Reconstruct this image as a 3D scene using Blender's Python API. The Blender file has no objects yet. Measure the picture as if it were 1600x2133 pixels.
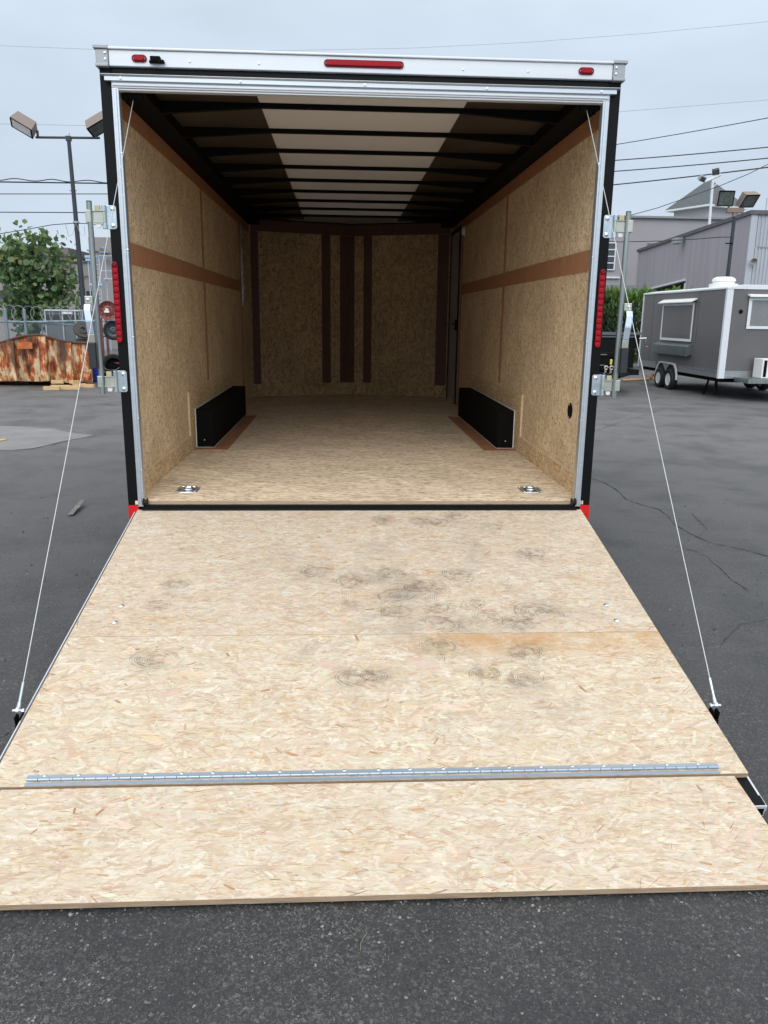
import bpy, bmesh, math, random
import numpy as np
from mathutils import Vector, Matrix
random.seed(7); rng = np.random.default_rng(7)
R = math.radians
S = bpy.context.scene
COL = S.collection

# ---------------------------------------------------------------- camera
CX, CY, CZ, YAW, PIT, ROL, FPX = -0.1134, -4.2646, 1.5336, 0.0547, 0.2407, 0.0122, 1649.7
fw = Vector((math.sin(YAW)*math.cos(PIT), math.cos(YAW)*math.cos(PIT), -math.sin(PIT)))
r0 = Vector((math.cos(YAW), -math.sin(YAW), 0)); u0 = r0.cross(fw)
rv = r0*math.cos(ROL) + u0*math.sin(ROL); uv = -r0*math.sin(ROL) + u0*math.cos(ROL)
cd = bpy.data.cameras.new('camera'); cam = bpy.data.objects.new('camera', cd); COL.objects.link(cam)
M = Matrix((rv, uv, -fw)).transposed().to_4x4(); M.translation = (CX, CY, CZ)
cam.matrix_world = M
cd.sensor_fit = 'VERTICAL'; cd.sensor_height = 36; cd.lens = FPX/2133*36
cd.clip_start = 0.05; cd.clip_end = 3000
S.camera = cam
S.render.resolution_x = 768; S.render.resolution_y = 1024
CP = Vector((CX, CY, CZ))

def ray(x, y): return fw + rv*((x-800)/FPX) + uv*((1066.5-y)/FPX)
def py(x, y, Y): d = ray(x, y); return CP + d*((Y-CY)/d.y)          # point on the plane Y
def px(x, y, X): d = ray(x, y); return CP + d*((X-CX)/d.x)
def pz(x, y, Z=0.0): d = ray(x, y); return CP + d*((Z-CZ)/d.z)
def pv(x, y, A, B):                                                  # on the upright plane through A and B
    n = Vector((B[1]-A[1], -(B[0]-A[0]), 0)); d = ray(x, y)
    return CP + d*((Vector((A[0], A[1], 0))-Vector((CX, CY, 0))).dot(n)/d.dot(n))

# ---------------------------------------------------------------- world and sun
SUN_EL, SUN_AZ = 40, 192
wd = bpy.data.worlds.new("World"); S.world = wd; wd.use_nodes = True
nt = wd.node_tree; nt.nodes.clear()
def N(t, ty, **k):
    n = t.nodes.new(ty)
    for a, b in k.items(): setattr(n, a, b)
    return n
out = N(nt, 'ShaderNodeOutputWorld'); bg = N(nt, 'ShaderNodeBackground'); bg.inputs[1].default_value = 0.1
sky = N(nt, 'ShaderNodeTexSky', sky_type='NISHITA', sun_disc=False, sun_elevation=R(SUN_EL), sun_rotation=R(SUN_AZ))
tc = N(nt, 'ShaderNodeTexCoord'); sp = N(nt, 'ShaderNodeSeparateXYZ'); nt.links.new(tc.outputs['Generated'], sp.inputs[0])
rp = N(nt, 'ShaderNodeValToRGB'); nt.links.new(sp.outputs[2], rp.inputs[0])
e = rp.color_ramp.elements
e[0].position = 0.0; e[0].color = (0.515, 0.590, 0.685, 1)
e[1].position = 1.0; e[1].color = (1.1, 1.08, 1.05, 1)
a = e.new(0.10); a.color = (0.505, 0.585, 0.685, 1)
a = e.new(0.30); a.color = (0.565, 0.655, 0.755, 1)
a = e.new(0.5); a.color = (0.78, 0.85, 0.92, 1)
mp = N(nt, 'ShaderNodeMapping'); mp.inputs['Scale'].default_value = (1.6, 1.6, 5)
nt.links.new(tc.outputs['Generated'], mp.inputs[0])
nz = N(nt, 'ShaderNodeTexNoise'); nz.inputs['Scale'].default_value = 1.6; nz.inputs['Detail'].default_value = 5; nz.inputs['Roughness'].default_value = 0.5
nt.links.new(mp.outputs[0], nz.inputs[0])
mr = N(nt, 'ShaderNodeMapRange'); mr.inputs[1].default_value = .3; mr.inputs[2].default_value = .7
mr.inputs[3].default_value = 9.7; mr.inputs[4].default_value = 12.1; nt.links.new(nz.outputs[0], mr.inputs[0])
vm = N(nt, 'ShaderNodeVectorMath', operation='SCALE'); nt.links.new(rp.outputs[0], vm.inputs[0]); 
bk = N(nt, 'ShaderNodeMapRange'); bk.inputs[1].default_value = 0.25; bk.inputs[2].default_value = -1.0; bk.inputs[3].default_value = 1.0; bk.inputs[4].default_value = 1.75; nt.links.new(sp.outputs[1], bk.inputs[0])
bm_ = N(nt, 'ShaderNodeMath', operation='MULTIPLY'); nt.links.new(mr.outputs[0], bm_.inputs[0]); nt.links.new(bk.outputs[0], bm_.inputs[1]); nt.links.new(bm_.outputs[0], vm.inputs['Scale'])
mx = N(nt, 'ShaderNodeMix', data_type='RGBA'); mx.inputs[0].default_value = 0.93
nt.links.new(sky.outputs[0], mx.inputs[6]); nt.links.new(vm.outputs[0], mx.inputs[7])
nt.links.new(mx.outputs[2], bg.inputs[0]); nt.links.new(bg.outputs[0], out.inputs[0])
sl = bpy.data.lights.new('sun', 'SUN'); sl.energy = 1.0; sl.angle = R(40); sl.color = (1, .97, .93)
so = bpy.data.objects.new('sun', sl); COL.objects.link(so)
sd = Vector((math.sin(R(SUN_AZ))*math.cos(R(SUN_EL)), math.cos(R(SUN_AZ))*math.cos(R(SUN_EL)), math.sin(R(SUN_EL))))
so.rotation_euler = sd.to_track_quat('Z', 'Y').to_euler()
S.view_settings.view_transform = 'Standard'; S.view_settings.look = 'None'
S.view_settings.exposure = 0.16; S.view_settings.gamma = 1.0

# ---------------------------------------------------------------- helpers
def tag(o, label=None, cat=None, group=None, kind=None):
    if label: o['label'] = label
    if cat: o['category'] = cat
    if group: o['group'] = group
    if kind: o['kind'] = kind
    return o
def empty(name, loc, label, cat, group=None):
    o = bpy.data.objects.new(name, None); COL.objects.link(o); o.location = loc; o.empty_display_size = .2
    return tag(o, label, cat, group)
class MB:
    def __init__(s): s.v = []; s.f = []; s.m = []; s.p = []
    def add(s, vs, fs, m=0):
        b = len(s.v); f0 = len(s.f); s.v += [tuple(v) for v in vs]; s.f += [tuple(i+b for i in f) for f in fs]; s.m += [m]*len(fs); s.p.append((b, len(s.v), f0, len(s.f))); return s
    def box(s, x0, x1, y0, y1, z0, z1, m=0, T=None):
        x0, x1 = sorted((x0, x1)); y0, y1 = sorted((y0, y1)); z0, z1 = sorted((z0, z1))
        vs = [Vector(p) for p in ((x0,y0,z0),(x1,y0,z0),(x1,y1,z0),(x0,y1,z0),(x0,y0,z1),(x1,y0,z1),(x1,y1,z1),(x0,y1,z1))]
        if T: vs = [T(v) if callable(T) else T @ v for v in vs]
        fs = [(0,3,2,1),(4,5,6,7),(0,1,5,4),(1,2,6,5),(2,3,7,6),(3,0,4,7)]
        return s.add(vs, fs, m)
    def quad(s, a, b, c, d, m=0): return s.add([a, b, c, d], [(0,1,2,3)], m)
    def prism(s, poly, a, b, m=0):                                   # extrude a 3-D polygon from offset a to b
        n = len(poly); vs = [Vector(p)+Vector(a) for p in poly]+[Vector(p)+Vector(b) for p in poly]
        fs = [tuple(range(n))[::-1], tuple(range(n, 2*n))]+[(i, (i+1) % n, (i+1) % n+n, i+n) for i in range(n)]
        return s.add(vs, fs, m)
    def tube(s, pts, r, n=8, m=0, caps=True):
        pts = [Vector(p) for p in pts]; rs = r if isinstance(r, (list, tuple)) else [r]*len(pts)
        vs = []; fs = []; ref = None
        for i, p in enumerate(pts):
            d = (pts[min(i+1, len(pts)-1)]-pts[max(i-1, 0)]).normalized()
            if ref is None: ref = Vector((0, 0, 1)) if abs(d.z) < .9 else Vector((1, 0, 0))
            a = d.cross(ref).normalized(); b = a.cross(d).normalized(); ref = b
            for k in range(n):
                t = 2*math.pi*k/n; vs.append(p+(a*math.cos(t)+b*math.sin(t))*rs[i])
        for i in range(len(pts)-1):
            for k in range(n): fs.append((i*n+k, i*n+(k+1) % n, (i+1)*n+(k+1) % n, (i+1)*n+k))
        if caps: fs += [tuple(range(n)), tuple(range((len(pts)-1)*n, len(pts)*n))[::-1]]
        return s.add(vs, fs, m)
    def lathe(s, c, ax, prof, n=24, m=0, sx=1.0, up=None):           # prof: (radius, height along ax)
        ax = Vector(ax).normalized(); c = Vector(c)
        ref = Vector(up) if up else (Vector((0, 0, 1)) if abs(ax.z) < .9 else Vector((1, 0, 0)))
        a = ax.cross(ref).normalized(); b = a.cross(ax).normalized(); vs = []; fs = []
        for r, h in prof:
            for k in range(n):
                t = 2*math.pi*k/n; vs.append(c+ax*h+(a*math.cos(t)*sx+b*math.sin(t))*r)
        for i in range(len(prof)-1):
            for k in range(n): fs.append((i*n+k, i*n+(k+1) % n, (i+1)*n+(k+1) % n, (i+1)*n+k))
        if prof[0][0] > 1e-6: fs.append(tuple(range(n))[::-1])
        if prof[-1][0] > 1e-6: fs.append(tuple(range((len(prof)-1)*n, len(prof)*n)))
        return s.add(vs, fs, m)
    def each(s, name, mats, parent=None, **k):                       # one object per piece
        out_ = []
        for (v0, v1, f0, f1) in s.p:
            m = MB(); m.v = s.v[v0:v1]; m.f = [tuple(i-v0 for i in f) for f in s.f[f0:f1]]; m.m = s.m[f0:f1]; out_.append(m.build(name, mats, parent, **k))
        return out_
    def build(s, name, mats, parent=None, bevel=0, smooth=None, loc=None):
        me = bpy.data.meshes.new(name)
        off = Vector(loc) if loc else Vector((0, 0, 0))
        if parent is not None and not loc: pass
        me.from_pydata([tuple(Vector(v)-off) for v in s.v], [], s.f)
        if not isinstance(mats, (list, tuple)): mats = [mats]
        for m in mats: me.materials.append(m)
        me.polygons.foreach_set('material_index', s.m)
        bm = bmesh.new(); bm.from_mesh(me); bmesh.ops.recalc_face_normals(bm, faces=bm.faces); bm.to_mesh(me); bm.free()
        if smooth is not None:
            me.polygons.foreach_set('use_smooth', [True]*len(me.polygons)); me.set_sharp_from_angle(angle=R(smooth))
        me.update()
        o = bpy.data.objects.new(name, me); COL.objects.link(o); o.location = off
        if parent is not None:
            o.parent = parent
            w = Vector((0, 0, 0)); q = parent
            while q is not None: w += q.location; q = q.parent
            o.location = off - w
        if bevel:
            b = o.modifiers.new('bevel', 'BEVEL'); b.width = bevel; b.segments = 2; b.limit_method = 'ANGLE'; b.angle_limit = R(40)
        return o
def structure(o): o['kind'] = 'structure'; return o

# ---------------------------------------------------------------- materials
def newmat(name):
    m = bpy.data.materials.new(name); m.use_nodes = True; t = m.node_tree
    return m, t, t.nodes['Principled BSDF']
def plain(name, col, rough=.5, metal=0, var=.12, scale=6, bump=0, bscale=60, coat=0, spec=None, var2=None, stretch=(1,1,1)):
    m, t, p = newmat(name); L = t.links.new
    tc = N(t, 'ShaderNodeTexCoord'); mp = N(t, 'ShaderNodeMapping'); mp.inputs['Scale'].default_value = stretch; L(tc.outputs['Object'], mp.inputs[0])
    nz = N(t, 'ShaderNodeTexNoise'); nz.inputs['Scale'].default_value = scale; nz.inputs['Detail'].default_value = 6; nz.inputs['Roughness'].default_value = .6; L(mp.outputs[0], nz.inputs[0])
    mr = N(t, 'ShaderNodeMapRange'); mr.inputs[1].default_value = .25; mr.inputs[2].default_value = .75; mr.inputs[3].default_value = 0; mr.inputs[4].default_value = 1; L(nz.outputs[0], mr.inputs[0])
    mx = N(t, 'ShaderNodeMix', data_type='RGBA'); L(mr.outputs[0], mx.inputs[0])
    a = [c*(1-var) for c in col]; b = [min(1, c*(1+var)) for c in col] if var2 is None else var2
    mx.inputs[6].default_value = (*a, 1); mx.inputs[7].default_value = (*b, 1); L(mx.outputs[2], p.inputs['Base Color'])
    rr = N(t, 'ShaderNodeMapRange'); rr.inputs[3].default_value = max(0, rough-.08); rr.inputs[4].default_value = min(1, rough+.12); L(nz.outputs[0], rr.inputs[0]); L(rr.outputs[0], p.inputs['Roughness'])
    p.inputs['Metallic'].default_value = metal
    if coat: p.inputs['Coat Weight'].default_value = coat
    if spec is not None: p.inputs['Specular IOR Level'].default_value = spec
    if bump:
        n2 = N(t, 'ShaderNodeTexNoise'); n2.inputs['Scale'].default_value = bscale; n2.inputs['Detail'].default_value = 4; L(mp.outputs[0], n2.inputs[0])
        bp = N(t, 'ShaderNodeBump'); bp.inputs['Strength'].default_value = bump; bp.inputs['Distance'].default_value = .004; L(n2.outputs[0], bp.inputs['Height']); L(bp.outputs[0], p.inputs['Normal'])
    return m
def osb(name, plane, light, dark, along=0, fleck=.9, sc=1.0, bright=1, flat=0):
    """strand board: several layers of long strand cells laid at different angles, and short dark flecks"""
    m, t, p = newmat(name); L = t.links.new
    tc = N(t, 'ShaderNodeTexCoord'); s = N(t, 'ShaderNodeSeparateXYZ'); L(tc.outputs['Object'], s.inputs[0])
    c = N(t, 'ShaderNodeCombineXYZ'); i, j = {'XY': (0, 1), 'YZ': (1, 2), 'XZ': (0, 2)}[plane]
    L(s.outputs[i], c.inputs[0]); L(s.outputs[j], c.inputs[1])
    wn = N(t, 'ShaderNodeTexNoise'); wn.inputs['Scale'].default_value = 9; wn.inputs['Detail'].default_value = 3; L(c.outputs[0], wn.inputs[0])
    wv = N(t, 'ShaderNodeVectorMath', operation='MULTIPLY_ADD'); L(wn.outputs['Color'], wv.inputs[0]); wv.inputs[1].default_value = (.05, .05, 0); L(c.outputs[0], wv.inputs[2])
    def vor(ang, sx, sy, feat='F1', off=0):
        mp = N(t, 'ShaderNodeMapping'); mp.inputs['Rotation'].default_value = (0, 0, R(ang+along)); L(wv.outputs[0], mp.inputs[0])
        m2 = N(t, 'ShaderNodeMapping'); m2.inputs['Scale'].default_value = (sx*sc, sy*sc, 1); m2.inputs['Location'].default_value = (off, off*1.7, 0); L(mp.outputs[0], m2.inputs[0])
        v = N(t, 'ShaderNodeTexVoronoi', feature=feat); v.voronoi_dimensions = '2D'; v.inputs['Scale'].default_value = 1; L(m2.outputs[0], v.inputs['Vector']); return v
    def rnd(v):
        sp = N(t, 'ShaderNodeSeparateColor'); L(v.outputs['Color'], sp.inputs[0]); return sp
    cur = None
    rampcols = [(0, dark), (.25, tuple(.5*a+.5*b for a, b in zip(light, dark))), (.6, light), (1, tuple(min(1, a*1.13) for a in light))]
    for k, (ang, sx, sy) in enumerate(((4, 9, 48), (-32, 11, 55), (38, 10, 50), (-8, 16, 80), (78, 13, 60)) if not flat else ((3, 9, 52), (-16, 10, 60), (14, 10, 60), (-5, 14, 90), (26, 13, 70))):
        v = vor(ang, sx, sy, off=k*13.1); sp = rnd(v)
        cr = N(t, 'ShaderNodeValToRGB'); L(sp.outputs[0], cr.inputs[0]); els = cr.color_ramp.elements
        els[0].position = 0; els[0].color = (*rampcols[0][1], 1); els[1].position = 1; els[1].color = (*rampcols[3][1], 1)
        for q, cc in rampcols[1:3]: el = els.new(q); el.color = (*cc, 1)
        if cur is None: cur = cr.outputs[0]
        else:
            gt = N(t, 'ShaderNodeMath', operation='GREATER_THAN'); L(sp.outputs[1], gt.inputs[0]); gt.inputs[1].default_value = .62 if k < 4 else .86
            mx = N(t, 'ShaderNodeMix', data_type='RGBA'); L(gt.outputs[0], mx.inputs[0]); L(cur, mx.inputs[6]); L(cr.outputs[0], mx.inputs[7]); cur = mx.outputs[2]
    for k, (ang, sx, sy, th, w) in enumerate(((10, 20, 95, .88, .28), (-40, 24, 100, .90, .26), (55, 26, 100, .90, .26), (-75, 28, 100, .91, .25), (0, 14, 130, .89, .22)) if not flat else ((6, 18, 110, .80, .28), (-12, 20, 120, .84, .26), (18, 20, 120, .86, .26), (-30, 28, 120, .93, .25), (0, 9, 150, .78, .24))):
        v = vor(ang, sx, sy, off=31+k*7.7); sp = rnd(v)
        g1 = N(t, 'ShaderNodeMath', operation='GREATER_THAN'); L(sp.outputs[2], g1.inputs[0]); g1.inputs[1].default_value = th
        g2 = N(t, 'ShaderNodeMath', operation='LESS_THAN'); L(v.outputs['Distance'], g2.inputs[0]); g2.inputs[1].default_value = w
        g3 = N(t, 'ShaderNodeMath', operation='MULTIPLY'); L(g1.outputs[0], g3.inputs[0]); L(g2.outputs[0], g3.inputs[1])
        g4 = N(t, 'ShaderNodeMath', operation='MULTIPLY'); L(g3.outputs[0], g4.inputs[0]); g4.inputs[1].default_value = fleck
        mx = N(t, 'ShaderNodeMix', data_type='RGBA'); L(g4.outputs[0], mx.inputs[0]); L(cur, mx.inputs[6]); mx.inputs[7].default_value = (dark[0]*.42, dark[1]*.34, dark[2]*.27, 1); cur = mx.outputs[2]
    bn = N(t, 'ShaderNodeTexNoise'); bn.inputs['Scale'].default_value = 2.2; bn.inputs['Detail'].default_value = 5; L(c.outputs[0], bn.inputs[0])
    br = N(t, 'ShaderNodeMapRange'); br.inputs[1].default_value = .3; br.inputs[2].default_value = .7; br.inputs[3].default_value = .86; br.inputs[4].default_value = 1.08; L(bn.outputs[0], br.inputs[0])
    sc2 = N(t, 'ShaderNodeVectorMath', operation='SCALE'); L(cur, sc2.inputs[0]); L(br.outputs[0], sc2.inputs['Scale'])
    L(sc2.outputs[0], p.inputs['Base Color']); p.inputs['Roughness'].default_value = .78; p.inputs['Specular IOR Level'].default_value = .25
    return m

OL, OD = (.64, .475, .30), (.40, .255, .125)
m_osb_wall = osb('strand_board_wall', 'YZ', (.76, .585, .375), (.64, .465, .275), along=90, fleck=.85)
m_osb_wall2 = osb('strand_board_strip', 'YZ', (.72, .53, .31), (.54, .36, .19), along=0, fleck=.7)
m_osb_floor = osb('strand_board_floor', 'XY', (.82, .67, .49), (.68, .52, .355), fleck=.9, sc=.8, flat=1)
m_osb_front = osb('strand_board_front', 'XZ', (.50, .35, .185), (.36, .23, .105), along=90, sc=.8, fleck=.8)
m_osb_edge = plain('strand_board_edge', (.40, .29, .19), .85, var=.35, scale=40, stretch=(.3, .3, 6), bump=.4, bscale=120)
m_plyd = plain('dark_plywood', (.10, .042, .025), .6, var=.25, scale=5, stretch=(4, 4, .6))
m_ply = plain('plywood', (.42, .195, .095), .6, var=.22, scale=5, stretch=(1, 1, 6), bump=.1, bscale=80)
m_plyh = plain('plywood_across', (.42, .195, .095), .6, var=.22, scale=5, stretch=(1, 6, 1))
m_black = plain('black_painted_steel', (.0045, .005, .0055), .45, var=.25, scale=3, spec=.14)
m_blackmatt = plain('black_matt', (.006, .006, .006), .75, var=.3, spec=.1)
m_rubber = plain('rubber', (.012, .012, .012), .75, var=.3, scale=20, bump=.2)
m_alu = plain('mill_aluminium', (.56, .60, .64), .36, metal=.75, var=.06, scale=3, stretch=(.3, 4, 20))
m_aluw = plain('white_aluminium', (.66, .69, .72), .38, metal=.25, var=.05, scale=2, stretch=(.3, 2, 20))
m_alug = plain('grey_cast_cap', (.34, .36, .38), .45, metal=.5, var=.15, scale=8)
m_zinc = plain('zinc_plate', (.46, .56, .64), .3, metal=.85, var=.2, scale=14, var2=(.60, .68, .70))
m_hinge = plain('bright_hinge_zinc', (.38, .45, .53), .35, metal=.7, var=.08, scale=14)
m_zincy = plain('yellow_zinc', (.46, .48, .42), .36, metal=.7, var=.18, scale=12)
m_galv = plain('galvanised_tube', (.27, .30, .295), .4, metal=.75, var=.3, scale=14, stretch=(3, 3, .2))
m_beige = plain('beige_rubber', (.50, .43, .27), .7, var=.1)
m_whitepl = plain('white_plastic', (.78, .78, .76), .5, var=.05)
m_grip = plain('black_grip', (.02, .022, .024), .5, var=.15)
m_red = plain('red_lens', (.34, .003, .010), .4, var=.4, scale=160, spec=.2)
m_reddk = plain('dark_red_lens', (.16, .003, .012), .4, var=.3, scale=60, spec=.25)
m_redt = plain('red_reflective_tape', (.62, .008, .008), .3, var=.08, scale=90, coat=.3)
m_ceil = plain('brown_ceiling_panel', (.045, .034, .025), .45, var=.2, scale=3)
m_skyl = plain('white_roof_panel', (.66, .645, .63), .5, var=.04, scale=2)
_t = m_skyl.node_tree; _tb = N(_t, 'ShaderNodeBsdfTranslucent'); _tb.inputs[0].default_value = (.97, .92, .87, 1); _ms = N(_t, 'ShaderNodeMixShader'); _ms.inputs[0].default_value = .13
_t.links.new(_t.nodes['Principled BSDF'].outputs[0], _ms.inputs[1]); _t.links.new(_tb.outputs[0], _ms.inputs[2]); _t.links.new(_ms.outputs[0], _t.nodes['Material Output'].inputs[0])
m_cable = plain('steel_cable', (.58, .59, .60), .4, metal=.5, var=.15, scale=200)
m_bolt = plain('bright_bolt', (.75, .77, .79), .22, metal=.9, var=.1, scale=40)
m_door = plain('grey_door', (.42, .40, .38), .5, var=.08)
m_chrome = plain('chrome', (.7, .72, .74), .15, metal=1, var=.05)

# strand board with real strands (colour per strand)
def strand_mat(name):
    m, t, p = newmat(name); L = t.links.new
    at = N(t, 'ShaderNodeAttribute', attribute_name='strand'); tc = N(t, 'ShaderNodeTexCoord')
    mp = N(t, 'ShaderNodeMapping'); mp.inputs['Scale'].default_value = (14, 90, 90); L(tc.outputs['Object'], mp.inputs[0])
    nz = N(t, 'ShaderNodeTexNoise'); nz.inputs['Scale'].default_value = 2.5; nz.inputs['Detail'].default_value = 6; nz.inputs['Distortion'].default_value = .5; L(mp.outputs[0], nz.inputs[0])
    mr = N(t, 'ShaderNodeMapRange'); mr.inputs[1].default_value = .25; mr.inputs[2].default_value = .75; mr.inputs[3].default_value = .86; mr.inputs[4].default_value = 1.1; L(nz.outputs[0], mr.inputs[0])
    sc = N(t, 'ShaderNodeVectorMath', operation='SCALE'); L(at.outputs['Color'], sc.inputs[0]); L(mr.outputs[0], sc.inputs['Scale'])
    m3 = N(t, 'ShaderNodeMapping'); m3.inputs['Scale'].default_value = (3.2, 12, 12); L(tc.outputs['Object'], m3.inputs[0])
    g1 = N(t, 'ShaderNodeTexNoise'); g1.inputs['Scale'].default_value = 1.6; g1.inputs['Detail'].default_value = 8; g1.inputs['Roughness'].default_value = .68; g1.inputs['Distortion'].default_value = 1.6; L(m3.outputs[0], g1.inputs[0])
    gr = N(t, 'ShaderNodeValToRGB'); L(g1.outputs[0], gr.inputs[0]); el = gr.color_ramp.elements
    el[0].position = .30; el[0].color = (1.03, 1.08, 1.16, 1); el[1].position = .72; el[1].color = (.84, .76, .70, 1)
    for q, cc in ((.42, (1.06, 1.08, 1.09)), (.50, (1.02, 1.01, 1.01)), (.54, (1.0, .955, .955)), (.60, (1.03, .99, .90))): x = el.new(q); x.color = (*cc, 1)
    gm = N(t, 'ShaderNodeVectorMath', operation='MULTIPLY'); L(sc.outputs[0], gm.inputs[0]); L(gr.outputs[0], gm.inputs[1])
    m4 = N(t, 'ShaderNodeMapping'); m4.inputs['Scale'].default_value = (8, 40, 40); m4.inputs['Rotation'].default_value = (0, 0, .12); L(tc.outputs['Object'], m4.inputs[0])
    s1 = N(t, 'ShaderNodeTexNoise'); s1.inputs['Scale'].default_value = 1.5; s1.inputs['Detail'].default_value = 5; s1.inputs['Distortion'].default_value = 2.2; L(m4.outputs[0], s1.inputs[0])
    s2 = N(t, 'ShaderNodeMapRange'); s2.inputs[1].default_value = .575; s2.inputs[2].default_value = .66; s2.inputs[3].default_value = 0; s2.inputs[4].default_value = .8; L(s1.outputs[0], s2.inputs[0])
    s3 = N(t, 'ShaderNodeTexNoise'); s3.inputs['Scale'].default_value = 5; s3.inputs['Detail'].default_value = 3; L(tc.outputs['Object'], s3.inputs[0])
    s4 = N(t, 'ShaderNodeMapRange'); s4.inputs[1].default_value = .40; s4.inputs[2].default_value = .62; s4.inputs[3].default_value = .25; s4.inputs[4].default_value = 1; L(s3.outputs[0], s4.inputs[0])
    s5 = N(t, 'ShaderNodeMath', operation='MULTIPLY'); L(s2.outputs[0], s5.inputs[0]); L(s4.outputs[0], s5.inputs[1])
    sx_ = N(t, 'ShaderNodeMix', data_type='RGBA'); L(s5.outputs[0], sx_.inputs[0]); L(gm.outputs[0], sx_.inputs[6]); sx_.inputs[7].default_value = (.44, .27, .14, 1)
    # grey foot traffic dirt in patches
    d1 = N(t, 'ShaderNodeTexNoise'); d1.inputs['Scale'].default_value = 3.2; d1.inputs['Detail'].default_value = 7; d1.inputs['Roughness'].default_value = .65; L(tc.outputs['Object'], d1.inputs[0])
    d2 = N(t, 'ShaderNodeMapRange'); d2.inputs[1].default_value = .5; d2.inputs[2].default_value = .72; d2.inputs[3].default_value = 0; d2.inputs[4].default_value = .62; L(d1.outputs[0], d2.inputs[0])
    di = N(t, 'ShaderNodeVectorMath', operation='DISTANCE'); di.inputs[1].default_value = (.35, -.9, .3); L(tc.outputs['Object'], di.inputs[0])
    d3 = N(t, 'ShaderNodeMapRange'); d3.inputs[1].default_value = .2; d3.inputs[2].default_value = 1.15; d3.inputs[3].default_value = 1; d3.inputs[4].default_value = 0.12; L(di.outputs['Value'], d3.inputs[0])
    mu = N(t, 'ShaderNodeMath', operation='MULTIPLY'); L(d2.outputs[0], mu.inputs[0]); L(d3.outputs[0], mu.inputs[1])
    mx = N(t, 'ShaderNodeMix', data_type='RGBA'); L(mu.outputs[0], mx.inputs[0]); L(sx_.outputs[2], mx.inputs[6]); mx.inputs[7].default_value = (.30, .265, .22, 1)
    # orange-brown water stain along the joint of the two boards
    so_ = N(t, 'ShaderNodeSeparateXYZ'); L(tc.outputs['Object'], so_.inputs[0])
    def mrn(i, a, b, c, d): r = N(t, 'ShaderNodeMapRange'); L(i, r.inputs[0]); r.inputs[1].default_value = a; r.inputs[2].default_value = b; r.inputs[3].default_value = c; r.inputs[4].default_value = d; return r.outputs[0]
    def mul(a, b): r = N(t, 'ShaderNodeMath', operation='MULTIPLY'); L(a, r.inputs[0]); L(b, r.inputs[1]); return r.outputs[0]
    sn = N(t, 'ShaderNodeTexNoise'); sn.inputs['Scale'].default_value = 4.5; sn.inputs['Detail'].default_value = 8; sn.inputs['Roughness'].default_value = .7; L(tc.outputs['Object'], sn.inputs[0])
    ya = N(t, 'ShaderNodeMath', operation='MULTIPLY_ADD'); L(sn.outputs[0], ya.inputs[0]); ya.inputs[1].default_value = -.26; L(so_.outputs[1], ya.inputs[2])
    f = mul(mul(mrn(ya.outputs[0], -1.50, -1.40, 0, 1), mrn(so_.outputs[1], -1.1945, -1.1935, 1, 0)), mul(mrn(so_.outputs[0], .05, .5, 0, .85), mrn(sn.outputs[0], .36, .56, .2, .95)))
    m5 = N(t, 'ShaderNodeMix', data_type='RGBA'); L(f, m5.inputs[0]); L(mx.outputs[2], m5.inputs[6]); m5.inputs[7].default_value = (.50, .28, .11, 1); mx = m5
    L(mx.outputs[2], p.inputs['Base Color']); p.inputs['Roughness'].default_value = .72; p.inputs['Specular IOR Level'].default_value = .25
    return m
m_strand = strand_mat('strand_board_ramp')
def print_mat(nm='boot_dirt', lo=.02, hi=.32, soft=False):
    m, t, p = newmat(nm); L = t.links.new
    tc = N(t, 'ShaderNodeTexCoord'); nz = N(t, 'ShaderNodeTexNoise'); nz.inputs['Scale'].default_value = 30; nz.inputs['Detail'].default_value = 4; L(tc.outputs['Object'], nz.inputs[0])
    mr = N(t, 'ShaderNodeMapRange'); mr.inputs[1].default_value = .36; mr.inputs[2].default_value = .62; mr.inputs[3].default_value = lo; mr.inputs[4].default_value = hi; L(nz.outputs[0], mr.inputs[0])
    p.inputs['Base Color'].default_value = (.20, .165, .125, 1); p.inputs['Roughness'].default_value = .9; 
    if soft:
        at = N(t, 'ShaderNodeAttribute', attribute_name='soft'); pw = N(t, 'ShaderNodeMath', operation='MULTIPLY'); L(at.outputs['Fac'], pw.inputs[0]); L(mr.outputs[0], pw.inputs[1]); L(pw.outputs[0], p.inputs['Alpha'])
    else: L(mr.outputs[0], p.inputs['Alpha'])
    return m
m_print = print_mat(); m_smudge = print_mat('boot_smudge', .06, .26, True)

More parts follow.
